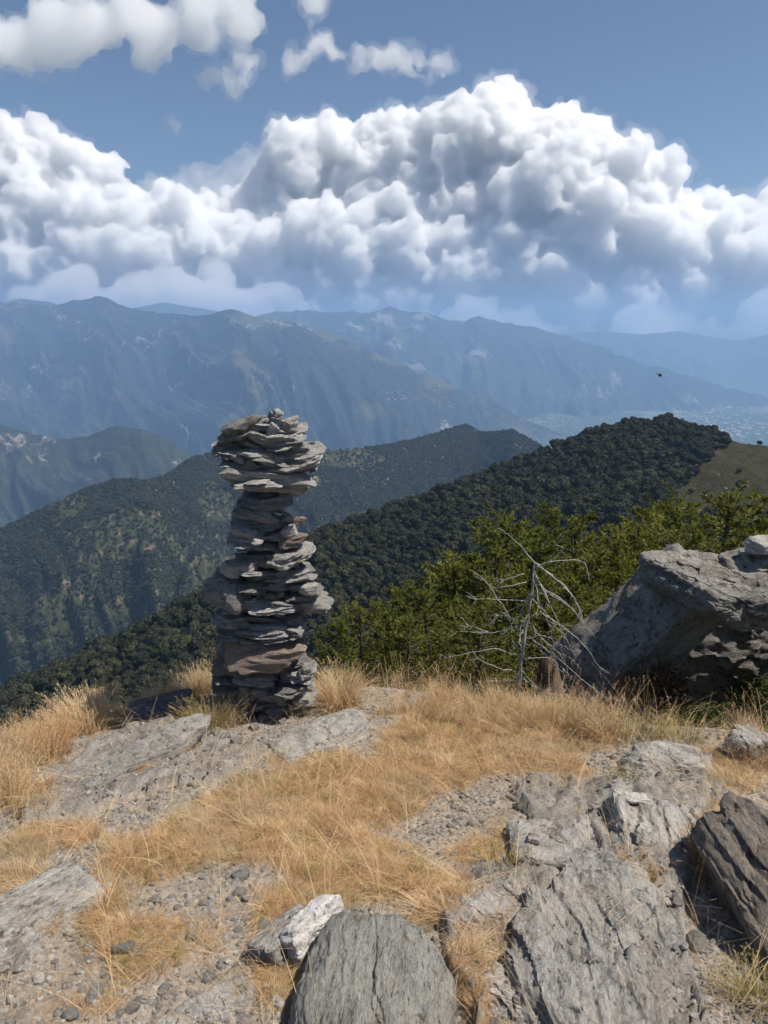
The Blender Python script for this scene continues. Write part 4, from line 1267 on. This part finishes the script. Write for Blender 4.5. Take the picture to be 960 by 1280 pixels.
for (px, py, d, lb, kd, wd) in SPEC:
    if px < 720: py -= 22 if d < 12 else 30
    place_larch(px, py, d, lb, kd, wd)
print('larches', time.time() - _T0)

# ------------------------------------------------------------------ outcrop beyond the crest
OD = 7.2
outcrop = bpy.data.objects.new('rock_outcrop', None)
COL.objects.link(outcrop)
op = at(850, 885, OD)
outcrop.location = op
tag(outcrop, 'big grey rock outcrop with a dark overhang beyond the crest on the right', 'outcrop')
def mass(name, px, py, dist, ext, rot, seed, sub=7, label=None, mat=None, **k):
    kw = dict(sub=sub, planes=12, soft=14, layer=0.022, layer_axis=(0.3, 0.2, 1), layer_s=0.14, rough=0.04, chip=0.06, chip_s=0.26)
    kw.update(k)
    o = obj(name, rock_mesh(name, ext, seed, **kw), mat or M_outcrop, outcrop)
    o.location = Vector(at(px, py, dist)) - Vector(op)
    o.rotation_euler = tuple(R(a) for a in rot)
    if label: o['label'] = label
    return o
mass('rock_mass', 882, 730, 7.05, (0.60, 0.72, 0.22), (6, 2, 14), 801, label='sunlit left head of the outcrop')
mass('rock_mass', 965, 732, 6.9, (0.50, 0.75, 0.21), (4, -8, -8), 802, sub=6, label='sunlit overhanging roof block')
lg_ = mass('rock_mass', 794, 800, 7.6, (1.15, 0.50, 0.36), (0, 0, 0), 803, sub=6, label='dark sloping left flank', soft=22, planes=4, chip=0.05, layer=0.014)
lg_.rotation_euler = (Matrix.Rotation(R(22), 3, 'X') @ Matrix.Rotation(R(8), 3, 'Z') @ Matrix.Rotation(R(-53), 3, 'Y')).to_euler()
mass('rock_mass', 905, 800, 8.9, (1.3, 0.45, 0.9), (0, 0, 0), 804, sub=6, label='shaded back wall of the overhang')
mass('rock_mass', 790, 905, 7.5, (0.45, 0.4, 0.20), (0, -24, 0), 805, sub=6)
mass('rock_mass', 1000, 850, 8.0, (0.30, 0.4, 0.5), (0, 6, 0), 806, sub=6)
mass('rock_mass', 1090, 780, 7.6, (0.70, 0.7, 0.80), (0, 6, 0), 807, sub=6)
tp = rock('boulder', 'small flat boulder lying on top of the outcrop at the right edge', 955, 690, (0.20, 0.2, 0.085), (0, -4, 10), M_slab, 808, sub=5, planes=9, rough=0.04)
tp.location = at(960, 683, 7.1)

# ------------------------------------------------------------------ dead tree and stump
DT = 6.3
def dead_pt(c, dy=0.0):
    return at(560 + c[0] / 2.4, 640 + c[1] / 2.4, DT + dy)
dead = bpy.data.objects.new('dead_tree', None)
COL.objects.link(dead)
dbase = dead_pt((205, 570))
dead.location = dbase
tag(dead, 'bare grey dead tree with drooping branches in front of the larches', 'tree')
def dead_part(name, pts, r0, r1, sides=6, parent=None):
    V, F = [], []
    P = smooth_path(pts, 4)
    m = len(P)
    P = [p + rng.normal(size=3) * 0.004 for p in P]
    tube(V, F, P, [r0 + (r1 - r0) * i / (m - 1) for i in range(m)], sides)
    o = obj(name, mesh_np(name, np.array(V) - dbase, F), M_dead, parent or dead)
    return o
dead_part('trunk', [dead_pt((203, 590)), dead_pt((222, 430), 0.02), dead_pt((240, 320), 0.03), dead_pt((254, 230), 0.02), dead_pt((259, 145), 0)], 0.017, 0.007, 8)
dead_part('trunk', [dead_pt((212, 560), -0.05), dead_pt((222, 430), -0.08), dead_pt((238, 322), -0.06)], 0.012, 0.006, 7)
BR = [[(258, 150), (220, 105), (180, 66)], [(258, 150), (310, 190), (370, 245), (402, 300)], [(260, 158), (330, 205), (380, 260), (396, 292)], [(258, 170), (266, 235), (268, 300)], [(262, 185), (285, 235), (295, 270)], [(280, 232), (340, 262), (415, 345)],
      [(262, 190), (300, 262), (340, 350), (378, 425)], [(244, 245), (215, 305), (205, 345)], [(275, 298), (340, 342), (400, 390), (456, 468)], [(242, 372), (330, 440), (400, 500), (478, 562)], [(232, 268), (150, 262), (85, 262)], [(186, 318), (150, 262), (110, 205), (65, 172)], [(226, 330), (190, 320), (186, 318)],
      [(230, 184), (165, 205)], [(236, 212), (155, 228)], [(228, 334), (180, 352), (120, 362), (30, 357)], [(206, 478), (150, 468), (90, 440), (70, 408)], [(203, 505), (130, 508), (88, 520)], [(222, 500), (290, 540), (352, 548)], [(232, 275), (150, 310)], [(262, 158), (300, 150), (345, 112), (320, 95), (338, 68)], [(300, 150), (400, 146), (424, 205)],
      [(245, 330), (300, 400), (372, 440)], [(225, 440), (300, 438), (345, 470)], [(232, 395), (270, 408), (350, 492)], [(120, 362), (60, 340)], [(218, 470), (260, 520), (290, 535)], [(230, 300), (190, 340), (194, 388)], [(250, 260), (300, 310), (345, 372), (352, 402)], [(208, 430), (130, 410), (0, 438)], [(238, 380), (290, 372), (330, 395)], [(255, 200), (275, 270), (300, 330), (318, 395)], [(258, 160), (300, 180), (350, 225), (385, 275), (408, 338)], [(250, 250), (285, 305), (320, 335), (420, 345)], [(246, 300), (220, 345), (214, 395)], [(268, 215), (300, 240), (372, 290), (400, 320)], [(225, 350), (215, 385), (222, 420)], [(236, 340), (280, 375), (330, 420), (356, 462)]]
BO = []
for k, b in enumerate(BR):
    dys = np.cumsum(rng.uniform(-0.12, 0.05, len(b)))
    BO.append(dead_part('branch', [dead_pt(c, dy) for c, dy in zip(b, dys)], 0.0065 if k < 12 else 0.005, 0.0020, 5))
# twigs on the branches
for k in range(150):
    kb = int(rng.integers(len(BR)))
    b = BR[kb]
    i = int(rng.integers(1, len(b)))
    c = np.array(b[i], float); d_ = np.array(b[i]) - np.array(b[i - 1]); d_ = d_ / np.linalg.norm(d_)
    d2 = np.array([d_[0] * 0.7 - d_[1] * rng.uniform(-1.2, 1.2), d_[1] * 0.7 + d_[0] * rng.uniform(-0.9, 0.9) + 0.2])
    L = rng.uniform(14, 46)
    dead_part('twig', [dead_pt(c, -0.05), dead_pt(c + d2 * L * 0.5, -0.07), dead_pt(c + d2 * L, -0.08)], 0.003, 0.0013, 4, BO[kb])

def stump_mesh():
    V, F = [], []
    n, m = 22, 14
    for i in range(m):
        t = i / (m - 1)
        for k in range(n):
            w = 2 * math.pi * k / n
            r = 0.16 * (1 - 0.35 * t) * (1 + 0.35 * math.exp(-t * 7)) * (1 + 0.16 * math.sin(5 * w + 2 * t) + 0.10 * math.sin(11 * w + 1))
            top = 0.52 + 0.16 * math.sin(2 * w + 1) + 0.07 * math.sin(7 * w) + 0.05 * math.sin(13 * w)
            V.append((r * math.cos(w), r * math.sin(w), t * top))
    for i in range(m - 1):
        for k in range(n):
            F.append((i * n + k, i * n + (k + 1) % n, (i + 1) * n + (k + 1) % n, (i + 1) * n + k))
    V.append((0, 0, 0.28)); c = len(V) - 1
    me = bpy.data.meshes.new('stump')
    me.from_pydata(V, [], F + [((m - 1) * n + k, (m - 1) * n + (k + 1) % n, c) for k in range(n)])
    return me
M_stump = bark_material('rotten_wood', (0.055, 0.038, 0.028), (0.20, 0.15, 0.11), 22)
sp_ = at(683, 872, 6.7)
st = obj('tree_stump', stump_mesh(), M_stump, loc=(sp_[0], sp_[1], sp_[2] - 0.05))
st.rotation_euler = (R(-8), R(6), 0.6); st.scale = (0.9, 0.9, 0.72)
tag(st, 'broken brown tree stump behind the dead tree foot', 'stump')
st2 = obj('root', stump_mesh(), M_stump, st, loc=(0.16, 0.02, -0.02)); st2.scale = (0.55, 0.6, 0.8); st2.rotation_euler = (0.2, 0.35, 1.5)

# ------------------------------------------------------------------ shrubs near the overhang
def shrub_mesh(seed, n, r, leaf, h=1.0, stem=True):
    rg = np.random.default_rng(seed)
    V, F, T = [], [], []
    for k in range(n):
        d = rg.normal(size=3); d /= np.linalg.norm(d); d[2] = abs(d[2])
        p = d * r * rg.uniform(0.35, 1.0) ** 0.6 * np.array([1, 1, h])
        a = rg.normal(size=3); a /= np.linalg.norm(a)
        b = np.cross(a, rg.normal(size=3)); b /= np.linalg.norm(b)
        s = leaf * rg.uniform(0.6, 1.3)
        o = len(V)
        V += [p - a * s, p - b * s * 0.5, p + a * s, p + b * s * 0.5]
        F += [(o, o + 1, o + 2), (o, o + 2, o + 3)]; T += [rg.random()] * 4
    me = mesh_np('foliage', V, np.array(F), False)
    fattr(me, 'tint', T)
    SV, SF = [], []
    for k in range(26):
        d = rg.normal(size=3); d /= np.linalg.norm(d); d[2] = abs(d[2]) + 0.2
        tube(SV, SF, [(0, 0, 0), d * r * 0.5 * np.array([1, 1, h]) + rg.normal(size=3) * 0.03 * r, d * r * 0.95 * np.array([1, 1, h])], [0.012 * r + 0.002, 0.006 * r + 0.002, 0.0015], 4)
    return me, mesh_np('stems', SV, SF)
M_dry = leaf_material('dry_brown_leaves', [(0.075, 0.042, 0.022), (0.13, 0.08, 0.05), (0.10, 0.062, 0.035), (0.17, 0.125, 0.09)], 0.15)
M_green = leaf_material('low_shrub_leaves', [(0.030, 0.042, 0.012), (0.050, 0.062, 0.016), (0.065, 0.075, 0.022)], 0.25)
def shrub(name, px, py, dist, r, leaf, n, mat, label, seed, h=1.0):
    f, s = shrub_mesh(seed, n, r, leaf, h)
    f.materials.append(mat); s.materials.append(M_bark)
    e = bpy.data.objects.new(name, None); COL.objects.link(e)
    e.location = at(px, py, dist)
    tag(e, label, 'shrub')
    obj('stems', s, None, e); obj('foliage', f, None, e)
shrub('dry_shrub', 828, 880, 6.7, 0.27, 0.022, 1500, M_dry, 'brown withered shrub in front of the dark overhang', 901, 1.7)
shrub('green_shrub', 945, 872, 6.6, 0.26, 0.020, 1500, M_green, 'green shrub under the overhang at the right edge', 902, 0.8)
shrub('green_shrub', 890, 905, 6.0, 0.24, 0.016, 1600, M_green, 'low green bilberry shrub between the rocks below the overhang', 903, 0.6)
shrub('green_shrub', 960, 930, 5.6, 0.26, 0.016, 1600, M_green, 'low green shrub behind the small upright rock', 904, 0.6)
shrub('green_shrub', 770, 905, 6.3, 0.22, 0.016, 1200, M_green, 'small dark green shrub at the left foot of the outcrop', 905, 0.5)
shrub('green_shrub', 420, 872, 6.0, 0.24, 0.018, 1400, M_green, 'green shrub right behind the straw tuft', 906, 0.8)
shrub('green_shrub', 470, 880, 6.2, 0.22, 0.016, 1400, M_green, 'low green shrub behind the pale slab', 907, 0.7)
print('outcrop, dead tree', time.time() - _T0)

# ------------------------------------------------------------------ grass
def straw_material(name, cols, trans=0.25):
    nt = NT(name)
    rnd = nt.n('ShaderNodeObjectInfo').outputs['Random']
    v = nt.attr('tint')
    f = nt.math('ADD', nt.math('MULTIPLY', v, 0.65), nt.math('MULTIPLY', rnd, 0.35))
    pw = nt.geo('Position')
    f = nt.math('ADD', f, nt.math('MULTIPLY', nt.math('SUBTRACT', nt.noise(pw, 4.5, 4, 0.65), 0.5), 0.9), clamp=True)
    col = nt.ramp(f, [(i / (len(cols) - 1), c) for i, c in enumerate(cols)])
    col = nt.mix(nt.ramp(nt.noise(pw, 2.2, 4, 0.6), [(0.5, 0), (0.66, 0.5)]), col, (0.33, 0.27, 0.18))
    return nt.bsdf(col, 0.6, spec=0.25, trans=(trans, col))
M_straw = straw_material('pale_straw', [(0.403, 0.258, 0.134), (0.605, 0.437, 0.246), (0.717, 0.560, 0.347), (0.650, 0.482, 0.269)])
M_orange = straw_material('matted_orange_grass', [(0.275, 0.149, 0.068), (0.484, 0.292, 0.143), (0.605, 0.407, 0.220), (0.660, 0.495, 0.297)])
M_olive = straw_material('half_green_grass', [(0.13, 0.12, 0.035), (0.26, 0.21, 0.07), (0.45, 0.33, 0.14), (0.22, 0.19, 0.06)])

def tuft_mesh(name, seed, n, L, spread, lean, width=0.0016, seg=4, heads=0.0, droop=0.5, base_r=0.03):
    """a tussock: thin bent blades, some ending in a seed head"""
    rg = np.random.default_rng(seed)
    V, F, T = [], [], []
    wd = rg.uniform(0, 6.28)
    for k in range(n):
        w = rg.uniform(0, 6.283)
        b = np.array([math.cos(w), math.sin(w), 0]) * base_r * math.sqrt(rg.random())
        d = np.array([math.cos(w), math.sin(w), 0]) * spread * rg.uniform(0.2, 1.0) + np.array([math.cos(wd), math.sin(wd), 0]) * lean + rg.normal(size=3) * np.array([0.12, 0.12, 0])
        l = L * rg.uniform(0.5, 1.15)
        tint = rg.random()
        up = rg.uniform(0.75, 1.0)
        sd = np.cross(d + 1e-6, [0, 0, 1]); sd = sd / (np.linalg.norm(sd) + 1e-9)
        sd = sd * math.cos(w * 3) + np.array([0, 0, 0.0])
        if np.linalg.norm(sd) < 0.3: sd = np.array([1.0, 0, 0])
        o = len(V)
        wdt = width * rg.uniform(0.7, 1.3)
        for i in range(seg + 1):
            u = i / seg
            p = b + d * l * (u * 0.45 + u * u * 0.55) + np.array([0, 0, l * up * (u - droop * np.linalg.norm(d) * u * u * 0.55)])
            ww = wdt * (1 - 0.75 * u)
            V += [p - sd * ww, p + sd * ww]; T += [tint * (0.7 + 0.3 * u)] * 2
        for i in range(seg):
            q = o + 2 * i
            F += [(q, q + 1, q + 3), (q, q + 3, q + 2)]
        if rg.random() < heads:
            tip = np.array(V[-1]); dr = tip - np.array(V[-3]); dr = dr / (np.linalg.norm(dr) + 1e-9)
            for j in range(7):
                o = len(V); c = tip + dr * 0.006 * j
                a = rg.normal(size=3) * 0.5 + dr; a /= np.linalg.norm(a)
                V += [c, c + a * 0.012 + sd * 0.002, c + a * 0.013 - sd * 0.002]; F.append((o, o + 1, o + 2)); T += [tint * 0.8] * 3
    me = mesh_np(name, V, np.array(F), False)
    fattr(me, 'tint', T)
    return me
tall_k = [tuft_mesh('tall_tuft', 1000 + k, 75, 0.25, 0.35, 0.25, 0.0013, 4, 0.35) for k in range(5)]
for m_ in tall_k: m_.materials.append(M_straw)
mat_k = [tuft_mesh('matted_tuft', 1100 + k, 85, 0.085, 1.25, 0.9, 0.0011, 3, 0.0, 0.95, 0.07) for k in range(6)]
for m_ in mat_k[:4]: m_.materials.append(M_orange)
for m_ in mat_k[4:5]: m_.materials.append(M_straw)
mat_k[5].materials.append(M_olive)
stem_k = [tuft_mesh('stem_tuft', 1200 + k, 9, 0.30, 0.2, 0.2, 0.0011, 5, 1.0, 0.4, 0.04) for k in range(4)]
for m_ in stem_k: m_.materials.append(M_orange)
stray_k = []
for k in range(4):           # single long straws lying flat
    m_ = tuft_mesh('stray_straw', 1300 + k, 5, 0.22, 1.4, 1.0, 0.0010, 4, 0.0, 0.62, 0.06)
    m_.materials.append(M_straw); stray_k.append(m_)

CANDN = 60000
ca = rng.uniform(R(-38), R(38), CANDN)
cr = np.sqrt(rng.uniform(0.9 ** 2, 5.9 ** 2, CANDN))
cxx, cyy = np.sin(ca) * cr, np.cos(ca) * cr
zt, zm, zr, zl = zones(cxx, cyy)
czz = ground_h(cxx, cyy, (zt, zm, zr, zl))
u_ = rng.random(CANDN)
cpx, cpy, _ = project(np.column_stack([cxx, cyy, czz]))
foot = (np.abs(cxx - CL[0]) < 0.26) & (np.abs(cyy - CL[1]) < 0.26)
def scatter(name, sel, coll, smin, smax, kinds, label, tilt=0.25):
    i = np.where(sel & ~foot)[0]
    n = len(i)
    s = rng.uniform(smin[i] if np.ndim(smin) else smin, smax[i] if np.ndim(smax) else smax, n)
    rot = np.column_stack([rng.normal(0, tilt, n), rng.normal(0, tilt, n), rng.uniform(0, 6.28, n)])
    o = instancer(name, coll, np.column_stack([cxx[i], cyy[i], czz[i] - 0.005]), rot, np.column_stack([s, s, s * rng.uniform(0.8, 1.2, n)]), rng.integers(0, kinds, n))
    tag(o, label, kind='stuff')
    print(name, n)
C_tall = hidden_collection('tall_tufts', tall_k); C_mat = hidden_collection('matted_tufts', mat_k)
C_stem = hidden_collection('stem_tufts', stem_k); C_stray = hidden_collection('stray_straws', stray_k)
scatter('tall_dry_grass', (zt > 0.45) & (u_ < np.where(cxx < -0.2, 0.26, 0.18) * zt) & (cyy < crest_y(cxx) + 0.5), C_tall, np.where(cxx > -0.2, 0.36, 0.5), np.where(cxx > -0.2, 0.70, 0.98), 5, 'tall pale dry grass along the crest and left of the cairn')
u_ = rng.random(CANDN)
scatter('matted_dry_grass', (zm + 0.45 * fbm(np.column_stack([cxx / 0.16, cyy / 0.16, np.zeros(CANDN)]), 3, 181) > 0.56) & (u_ < 0.62 * zm * (1 - 0.4 * zr)) & (cyy < crest_y(cxx) + 0.6), C_mat, 0.28, 0.72, 6, 'short matted orange dry grass between the rocks')
u_ = rng.random(CANDN)
scatter('grass_stems', (zt > 0.25) & (u_ < 0.03), C_stem, 0.7, 1.1, 4, 'thin grass stems with seed heads along the crest')
u_ = rng.random(CANDN)
scatter('stray_straw', (zt < 0.4) & (u_ < 0.03 + 0.035 * (zm > 0.15)), C_stray, 0.5, 1.2, 4, 'single dry straws lying over gravel and rock')

def big_tuft(px, py, L, n, mat, label, seed, spread=0.6, lean=0.3, r=0.08, heads=0.4, rz=0.0, dist=None, width=0.0014):
    me = tuft_mesh('grass_tuft', seed, n, L, spread, lean, width, 6, heads, 0.75, r)
    me.materials.append(mat)
    o = obj('grass_tuft', me)
    g = hit(px, py) if dist is None else at(px, py, dist)
    o.location = g
    if dist is None: o.location.z = float(ground_h(np.array([g[0]]), np.array([g[1]]))[0]) - 0.01
    o.rotation_euler = (0, 0, rz)
    tag(o, label, 'grass')
big_tuft(424, 885, 0.27, 1500, M_straw, 'round straw-coloured grass tussock at the right foot of the cairn', 1401, 0.95, 0.05, 0.10)
big_tuft(262, 915, 0.20, 700, M_olive, 'half-green grass tussock in front of the cairn at its left foot', 1402, 0.7, 0.1, 0.11)
big_tuft(288, 905, 0.16, 350, M_straw, 'pale tussock between the half-green tussock and the cairn', 1403, 0.7, 0.2, 0.08)
big_tuft(110, 915, 0.28, 800, M_straw, 'large leaning pale tussock left of the dark slab', 1404, 0.6, 0.55, 0.12, rz=1.0)
big_tuft(60, 950, 0.26, 600, M_orange, 'orange-tan tussock at the left edge of the bedrock', 1405, 0.6, 0.4, 0.12)
big_tuft(800, 922, 0.12, 500, M_olive, 'greenish tussock on the low weathered rock', 1406, 0.8, 0.1, 0.12)
big_tuft(785, 985, 0.09, 300, M_olive, 'small green tussock left of the ribbed ledge', 1407, 0.8, 0.1, 0.06)
big_tuft(945, 1255, 0.09, 320, M_olive, 'green tussock at the lower right corner', 1408, 0.8, 0.2, 0.06)
big_tuft(718, 1232, 0.05, 140, M_olive, 'tiny green tussock between the bedrock blocks', 1409, 0.9, 0.1, 0.03)
big_tuft(628, 1098, 0.06, 220, M_olive, 'green patch of grass left of the bedrock step', 1410, 0.9, 0.1, 0.07)
big_tuft(792, 1108, 0.06, 200, M_orange, 'orange grass tuft growing in a crack of the bedrock', 1411, 1.0, 0.1, 0.04)
big_tuft(940, 955, 0.14, 420, M_orange, 'rusty dry tussock at the right edge above the brown slab', 1412, 0.7, 0.2, 0.1)
big_tuft(885, 1090, 0.13, 480, M_orange, 'reddish dry grass in the gully beside the brown slab', 1413, 0.7, 0.2, 0.07)
big_tuft(850, 928, 0.13, 360, M_olive, 'greenish tussock between the low weathered rock and the outcrop', 1415, 0.7, 0.1, 0.12)
big_tuft(765, 925, 0.16, 320, M_straw, 'pale tussock left behind the low weathered rock', 1416, 0.7, 0.1, 0.10)
big_tuft(735, 920, 0.18, 420, M_orange, 'tan tussock at the right end of the crest grass', 1414, 0.6, 0.2, 0.1)

# ------------------------------------------------------------------ gravel
peb = [rock_mesh('pebble', (0.5, 0.4, 0.25), 1500 + k, sub=2, planes=9, layer=0.02, layer_s=0.2, rough=0.05) for k in range(7)]
M_peb = schist_material('gravel_chips', (0.18, 0.165, 0.145), (0.38, 0.35, 0.312), (0.60, 0.565, 0.515), scale=2.0, stretch=(1, 1, 2), rust=0.35, bump=0.05, rnd=0.45)
for m_ in peb: m_.materials.append(M_peb)
NP = 60000
ga = rng.uniform(R(-36), R(36), NP); gr = np.sqrt(rng.uniform(1.2 ** 2, 5.0 ** 2, NP)) ** 1.0
gxx, gyy = np.sin(ga) * gr, np.cos(ga) * gr
a1, a2, a3, a4 = zones(gxx, gyy)
cl = fbm(np.column_stack([gxx / 0.3, gyy / 0.3, np.zeros(NP)]), 3, 171)
kp = (a1 < 0.3) & (rng.random(NP) < (1 - 0.85 * a2) * (1 - 0.65 * a3) * (0.55 + 0.9 * cl)) & (gyy < crest_y(gxx) + 0.2)
gxx, gyy = gxx[kp], gyy[kp]
n = len(gxx)
gs = 0.0062 * np.exp(rng.normal(0, 0.62, n)) + 0.003
gs = np.minimum(gs, 0.034)
o = instancer('gravel', hidden_collection('pebbles', peb), np.column_stack([gxx, gyy, ground_h(gxx, gyy) + gs * 0.1]), rng.uniform(-0.5, 0.5, (n, 3)) * np.array([1, 1, 12]), np.column_stack([gs * 1.3, gs * 1.3, gs * rng.uniform(0.8, 1.6, n)]), rng.integers(0, 7, n))
tag(o, 'loose grey gravel and stone chips on the bare ground', kind='stuff')
print('gravel', n, time.time() - _T0)
# ------------------------------------------------------------------ pale rocks on the bare shoulder of the hill
M_shoulder = schist_material('pale_shoulder_rock', (0.16, 0.15, 0.135), (0.26, 0.245, 0.22), (0.38, 0.36, 0.33), scale=2.0, rust=0.2, bump=0.05, rnd=0.2)
sh_k = [rock_mesh('pale_rock', (0.5, 0.4, 0.3), 1600 + k, sub=3, planes=9, layer=0.02, layer_s=0.2, rough=0.05) for k in range(4)]
for m_ in sh_k: m_.materials.append(M_shoulder)
vx, vy, vf = project(GA.reshape(-1, 3))
for k in range(18):
    a = rng.random()
    tx, ty = (rng.uniform(868, 955), 0)
    ty = rng.choice([570 + (tx - 900) * -0.28, 592 + (tx - 900) * -0.25, 612 + (tx - 900) * -0.1]) + rng.normal(0, 3)
    i = int(np.argmin((vx - tx) ** 2 + (vy - ty) ** 2))
    o = obj('pale_rock', sh_k[k % 4])
    s = rng.uniform(1.6, 4.5)
    o.scale = (s, s * 0.8, s * 0.5); o.location = GA.reshape(-1, 3)[i] + rng.normal(size=3) * (4, 4, 0); o.rotation_euler = (0, 0, rng.uniform(0, 6.28))
    tag(o, 'pale rock on the bare brown shoulder of the near hill', 'rock', 'pale rocks on the bare shoulder')

# ------------------------------------------------------------------ town in the valley
def boxes(P, S, az_):
    c = np.array([(x, y, z) for x in (-1, 1) for y in (-1, 1) for z in (0, 1)], float)
    f = np.array([(0, 1, 3, 2), (4, 6, 7, 5), (0, 4, 5, 1), (2, 3, 7, 6), (1, 5, 7, 3)])
    V, F = [], []
    for k in range(len(P)):
        q = c * S[k]
        ca_, sa_ = math.cos(az_[k]), math.sin(az_[k])
        V.append(np.stack([q[:, 0] * ca_ - q[:, 1] * sa_, q[:, 0] * sa_ + q[:, 1] * ca_, q[:, 2]], 1) + P[k])
        F.append(f + 8 * k)
    return np.concatenate(V), np.concatenate(F)
def wall_material():
    nt = NT('town_walls')
    rnd = nt.noise(nt.geo('Position'), 0.02, 2)
    return nt.bsdf(nt.ramp(rnd, [(0.35, (0.28, 0.25, 0.22)), (0.5, (0.48, 0.45, 0.42)), (0.65, (0.30, 0.20, 0.16))]), 0.9, spec=0.1)
TP, TS = [], []
for (cx_, cy_, rx_, ry_, n_, lo_, hi_) in [(660, 528, 62, 24, 520, 5, 10), (690, 520, 70, 16, 220, 5, 10), (760, 508, 70, 12, 140, 6, 12), (860, 515, 70, 16, 160, 8, 30), (920, 535, 50, 14, 130, 8, 32), (930, 500, 40, 8, 80, 14, 60), (800, 490, 80, 8, 120, 10, 25)]:
    for k in range(n_):
        a_, b_ = rng.normal(0, 0.5, 2)
        d_ = ray(cx_ + a_ * rx_, cy_ + b_ * ry_)
        if d_[2] > -0.03: continue
        q = EYE + d_ * ((VALLEY - 1.6) / d_[2])
        TP.append(q); s = rng.uniform(lo_, hi_)
        TS.append((s, s * rng.uniform(0.5, 1.2), rng.uniform(6, 16)))
vx, vy, vf = project(GM[:, :170].reshape(-1, 3))
gm = GM[:, :170].reshape(-1, 3)
for (cx_, cy_, rx_, ry_, n_) in [(495, 495, 24, 7, 34), (540, 488, 14, 7, 12), (330, 470, 30, 8, 10), (560, 505, 20, 6, 10)]:
    ii = np.where(((vx - cx_) / rx_) ** 2 + ((vy - cy_) / ry_) ** 2 < 1)[0]
    for k in range(n_ if len(ii) else 0):
        q = gm[rng.choice(ii)] + rng.normal(size=3) * (40, 40, 0)
        TP.append(q - (0, 0, 3)); s = rng.uniform(5, 8)
        TS.append((s, s * rng.uniform(0.5, 1.2), rng.uniform(9, 16)))
TP = np.array(TP); TS = np.array(TS)
V, F = boxes(TP, TS, rng.uniform(0, 3.14, len(TP)))
town = obj('town', mesh_np('town', V, F, False), wall_material())
tag(town, 'pale houses of the town scattered over the hazy valley floor', kind='stuff')

# ------------------------------------------------------------------ helicopter over the valley
def simple_material(name, c, rough=0.5):
    return NT(name).bsdf(c, rough, spec=0.4)
M_heli = simple_material('dark_helicopter_paint', (0.03, 0.028, 0.035), 0.35)
M_heli_red = simple_material('red_helicopter_trim', (0.25, 0.03, 0.03), 0.4)
M_glass = simple_material('cockpit_glass', (0.02, 0.025, 0.03), 0.05)
heli = bpy.data.objects.new('helicopter', None); COL.objects.link(heli)
heli.location = at(825, 469, 520.0)
heli.rotation_euler = (0, 0, R(8))
tag(heli, 'tiny dark helicopter flying above the hazy valley', 'helicopter')
def loft(name, prof, mat):
    V, F = [], []
    n = 14
    for (y, w, h, z) in prof:
        for k in range(n):
            a = 2 * math.pi * k / n
            V.append((w * math.cos(a), y, z + h * math.sin(a)))
    for i in range(len(prof) - 1):
        for k in range(n):
            F.append((i * n + k, i * n + (k + 1) % n, (i + 1) * n + (k + 1) % n, (i + 1) * n + k))
    return obj(name, mesh_np(name, V, F), mat, heli)
loft('fuselage', [(-1.9, 0.05, 0.05, -0.25), (-1.7, 0.5, 0.45, -0.2), (-1.1, 0.95, 0.8, -0.05), (0, 1.15, 1.0, 0.05), (1.2, 0.95, 0.85, 0.2), (2.0, 0.4, 0.4, 0.5), (2.2, 0.02, 0.02, 0.5)], M_heli)
loft('windscreen', [(-1.86, 0.05, 0.05, 0.05), (-1.6, 0.46, 0.36, 0.12), (-1.15, 0.86, 0.6, 0.22), (-0.8, 0.4, 0.3, 0.6)], M_glass)
loft('tail_boom', [(1.8, 0.26, 0.26, 0.5), (4.5, 0.16, 0.18, 0.65), (5.8, 0.08, 0.1, 0.75)], M_heli_red)
def heli_box(name, c, s, mat, rz=0):
    v, f = boxes(np.array([c]), np.array([s]), [rz])
    return obj(name, mesh_np(name, v, np.concatenate([f, [(0, 2, 6, 4)]]), False), mat, heli)
heli_box('tail_fin', (0, 5.7, 0.4), (0.05, 0.3, 1.2), M_heli_red)
heli_box('rotor_mast', (0, 0.1, 0.9), (0.10, 0.10, 0.85), M_heli)
for k in range(4): heli_box('rotor_blade', (2.3 * math.cos(0.5 + k * 1.5708), 0.1 + 2.3 * math.sin(0.5 + k * 1.5708), 1.72), (2.2, 0.09, 0.03), M_heli, 0.5 + k * 1.5708)
for sx in (-1, 1):
    sk = heli_box('landing_skid', (sx * 1.0, -0.1, -1.45), (0.05, 1.6, 0.08), M_heli)
    for yy in (-0.8, 0.7): heli_box('skid_strut', (sx * 0.95, yy, -1.40), (0.04, 0.04, 0.8), M_heli)
print('small things', time.time() - _T0)
# ------------------------------------------------------------------ haze: the air itself
def haze_box(x0, x1, y0, y1, z0, z1, density):
    nt = NT('haze_air')
    v = nt.n('ShaderNodeVolumePrincipled')
    v.inputs['Color'].default_value = (0.40, 0.63, 1.0, 1)
    v.inputs['Density'].default_value = density
    v.inputs['Anisotropy'].default_value = 0.1
    nt.t.links.new(v.outputs[0], nt.out.inputs['Volume'])
    nt.m.cycles.homogeneous_volume = True
    c = np.array([(x, y, z) for x in (x0, x1) for y in (y0, y1) for z in (z0, z1)])
    f = np.array([(0, 1, 3, 2), (4, 6, 7, 5), (0, 4, 5, 1), (2, 3, 7, 6), (0, 2, 6, 4), (1, 5, 7, 3)])
    o = obj('haze', mesh_np('haze', c, f, False), nt.m)
    tag(o, 'pale blue summer haze filling the valley', kind='stuff')
    return o
haze_box(-37000, 37000, -3000, 27500, VALLEY - 70, 900, 6.6e-5)
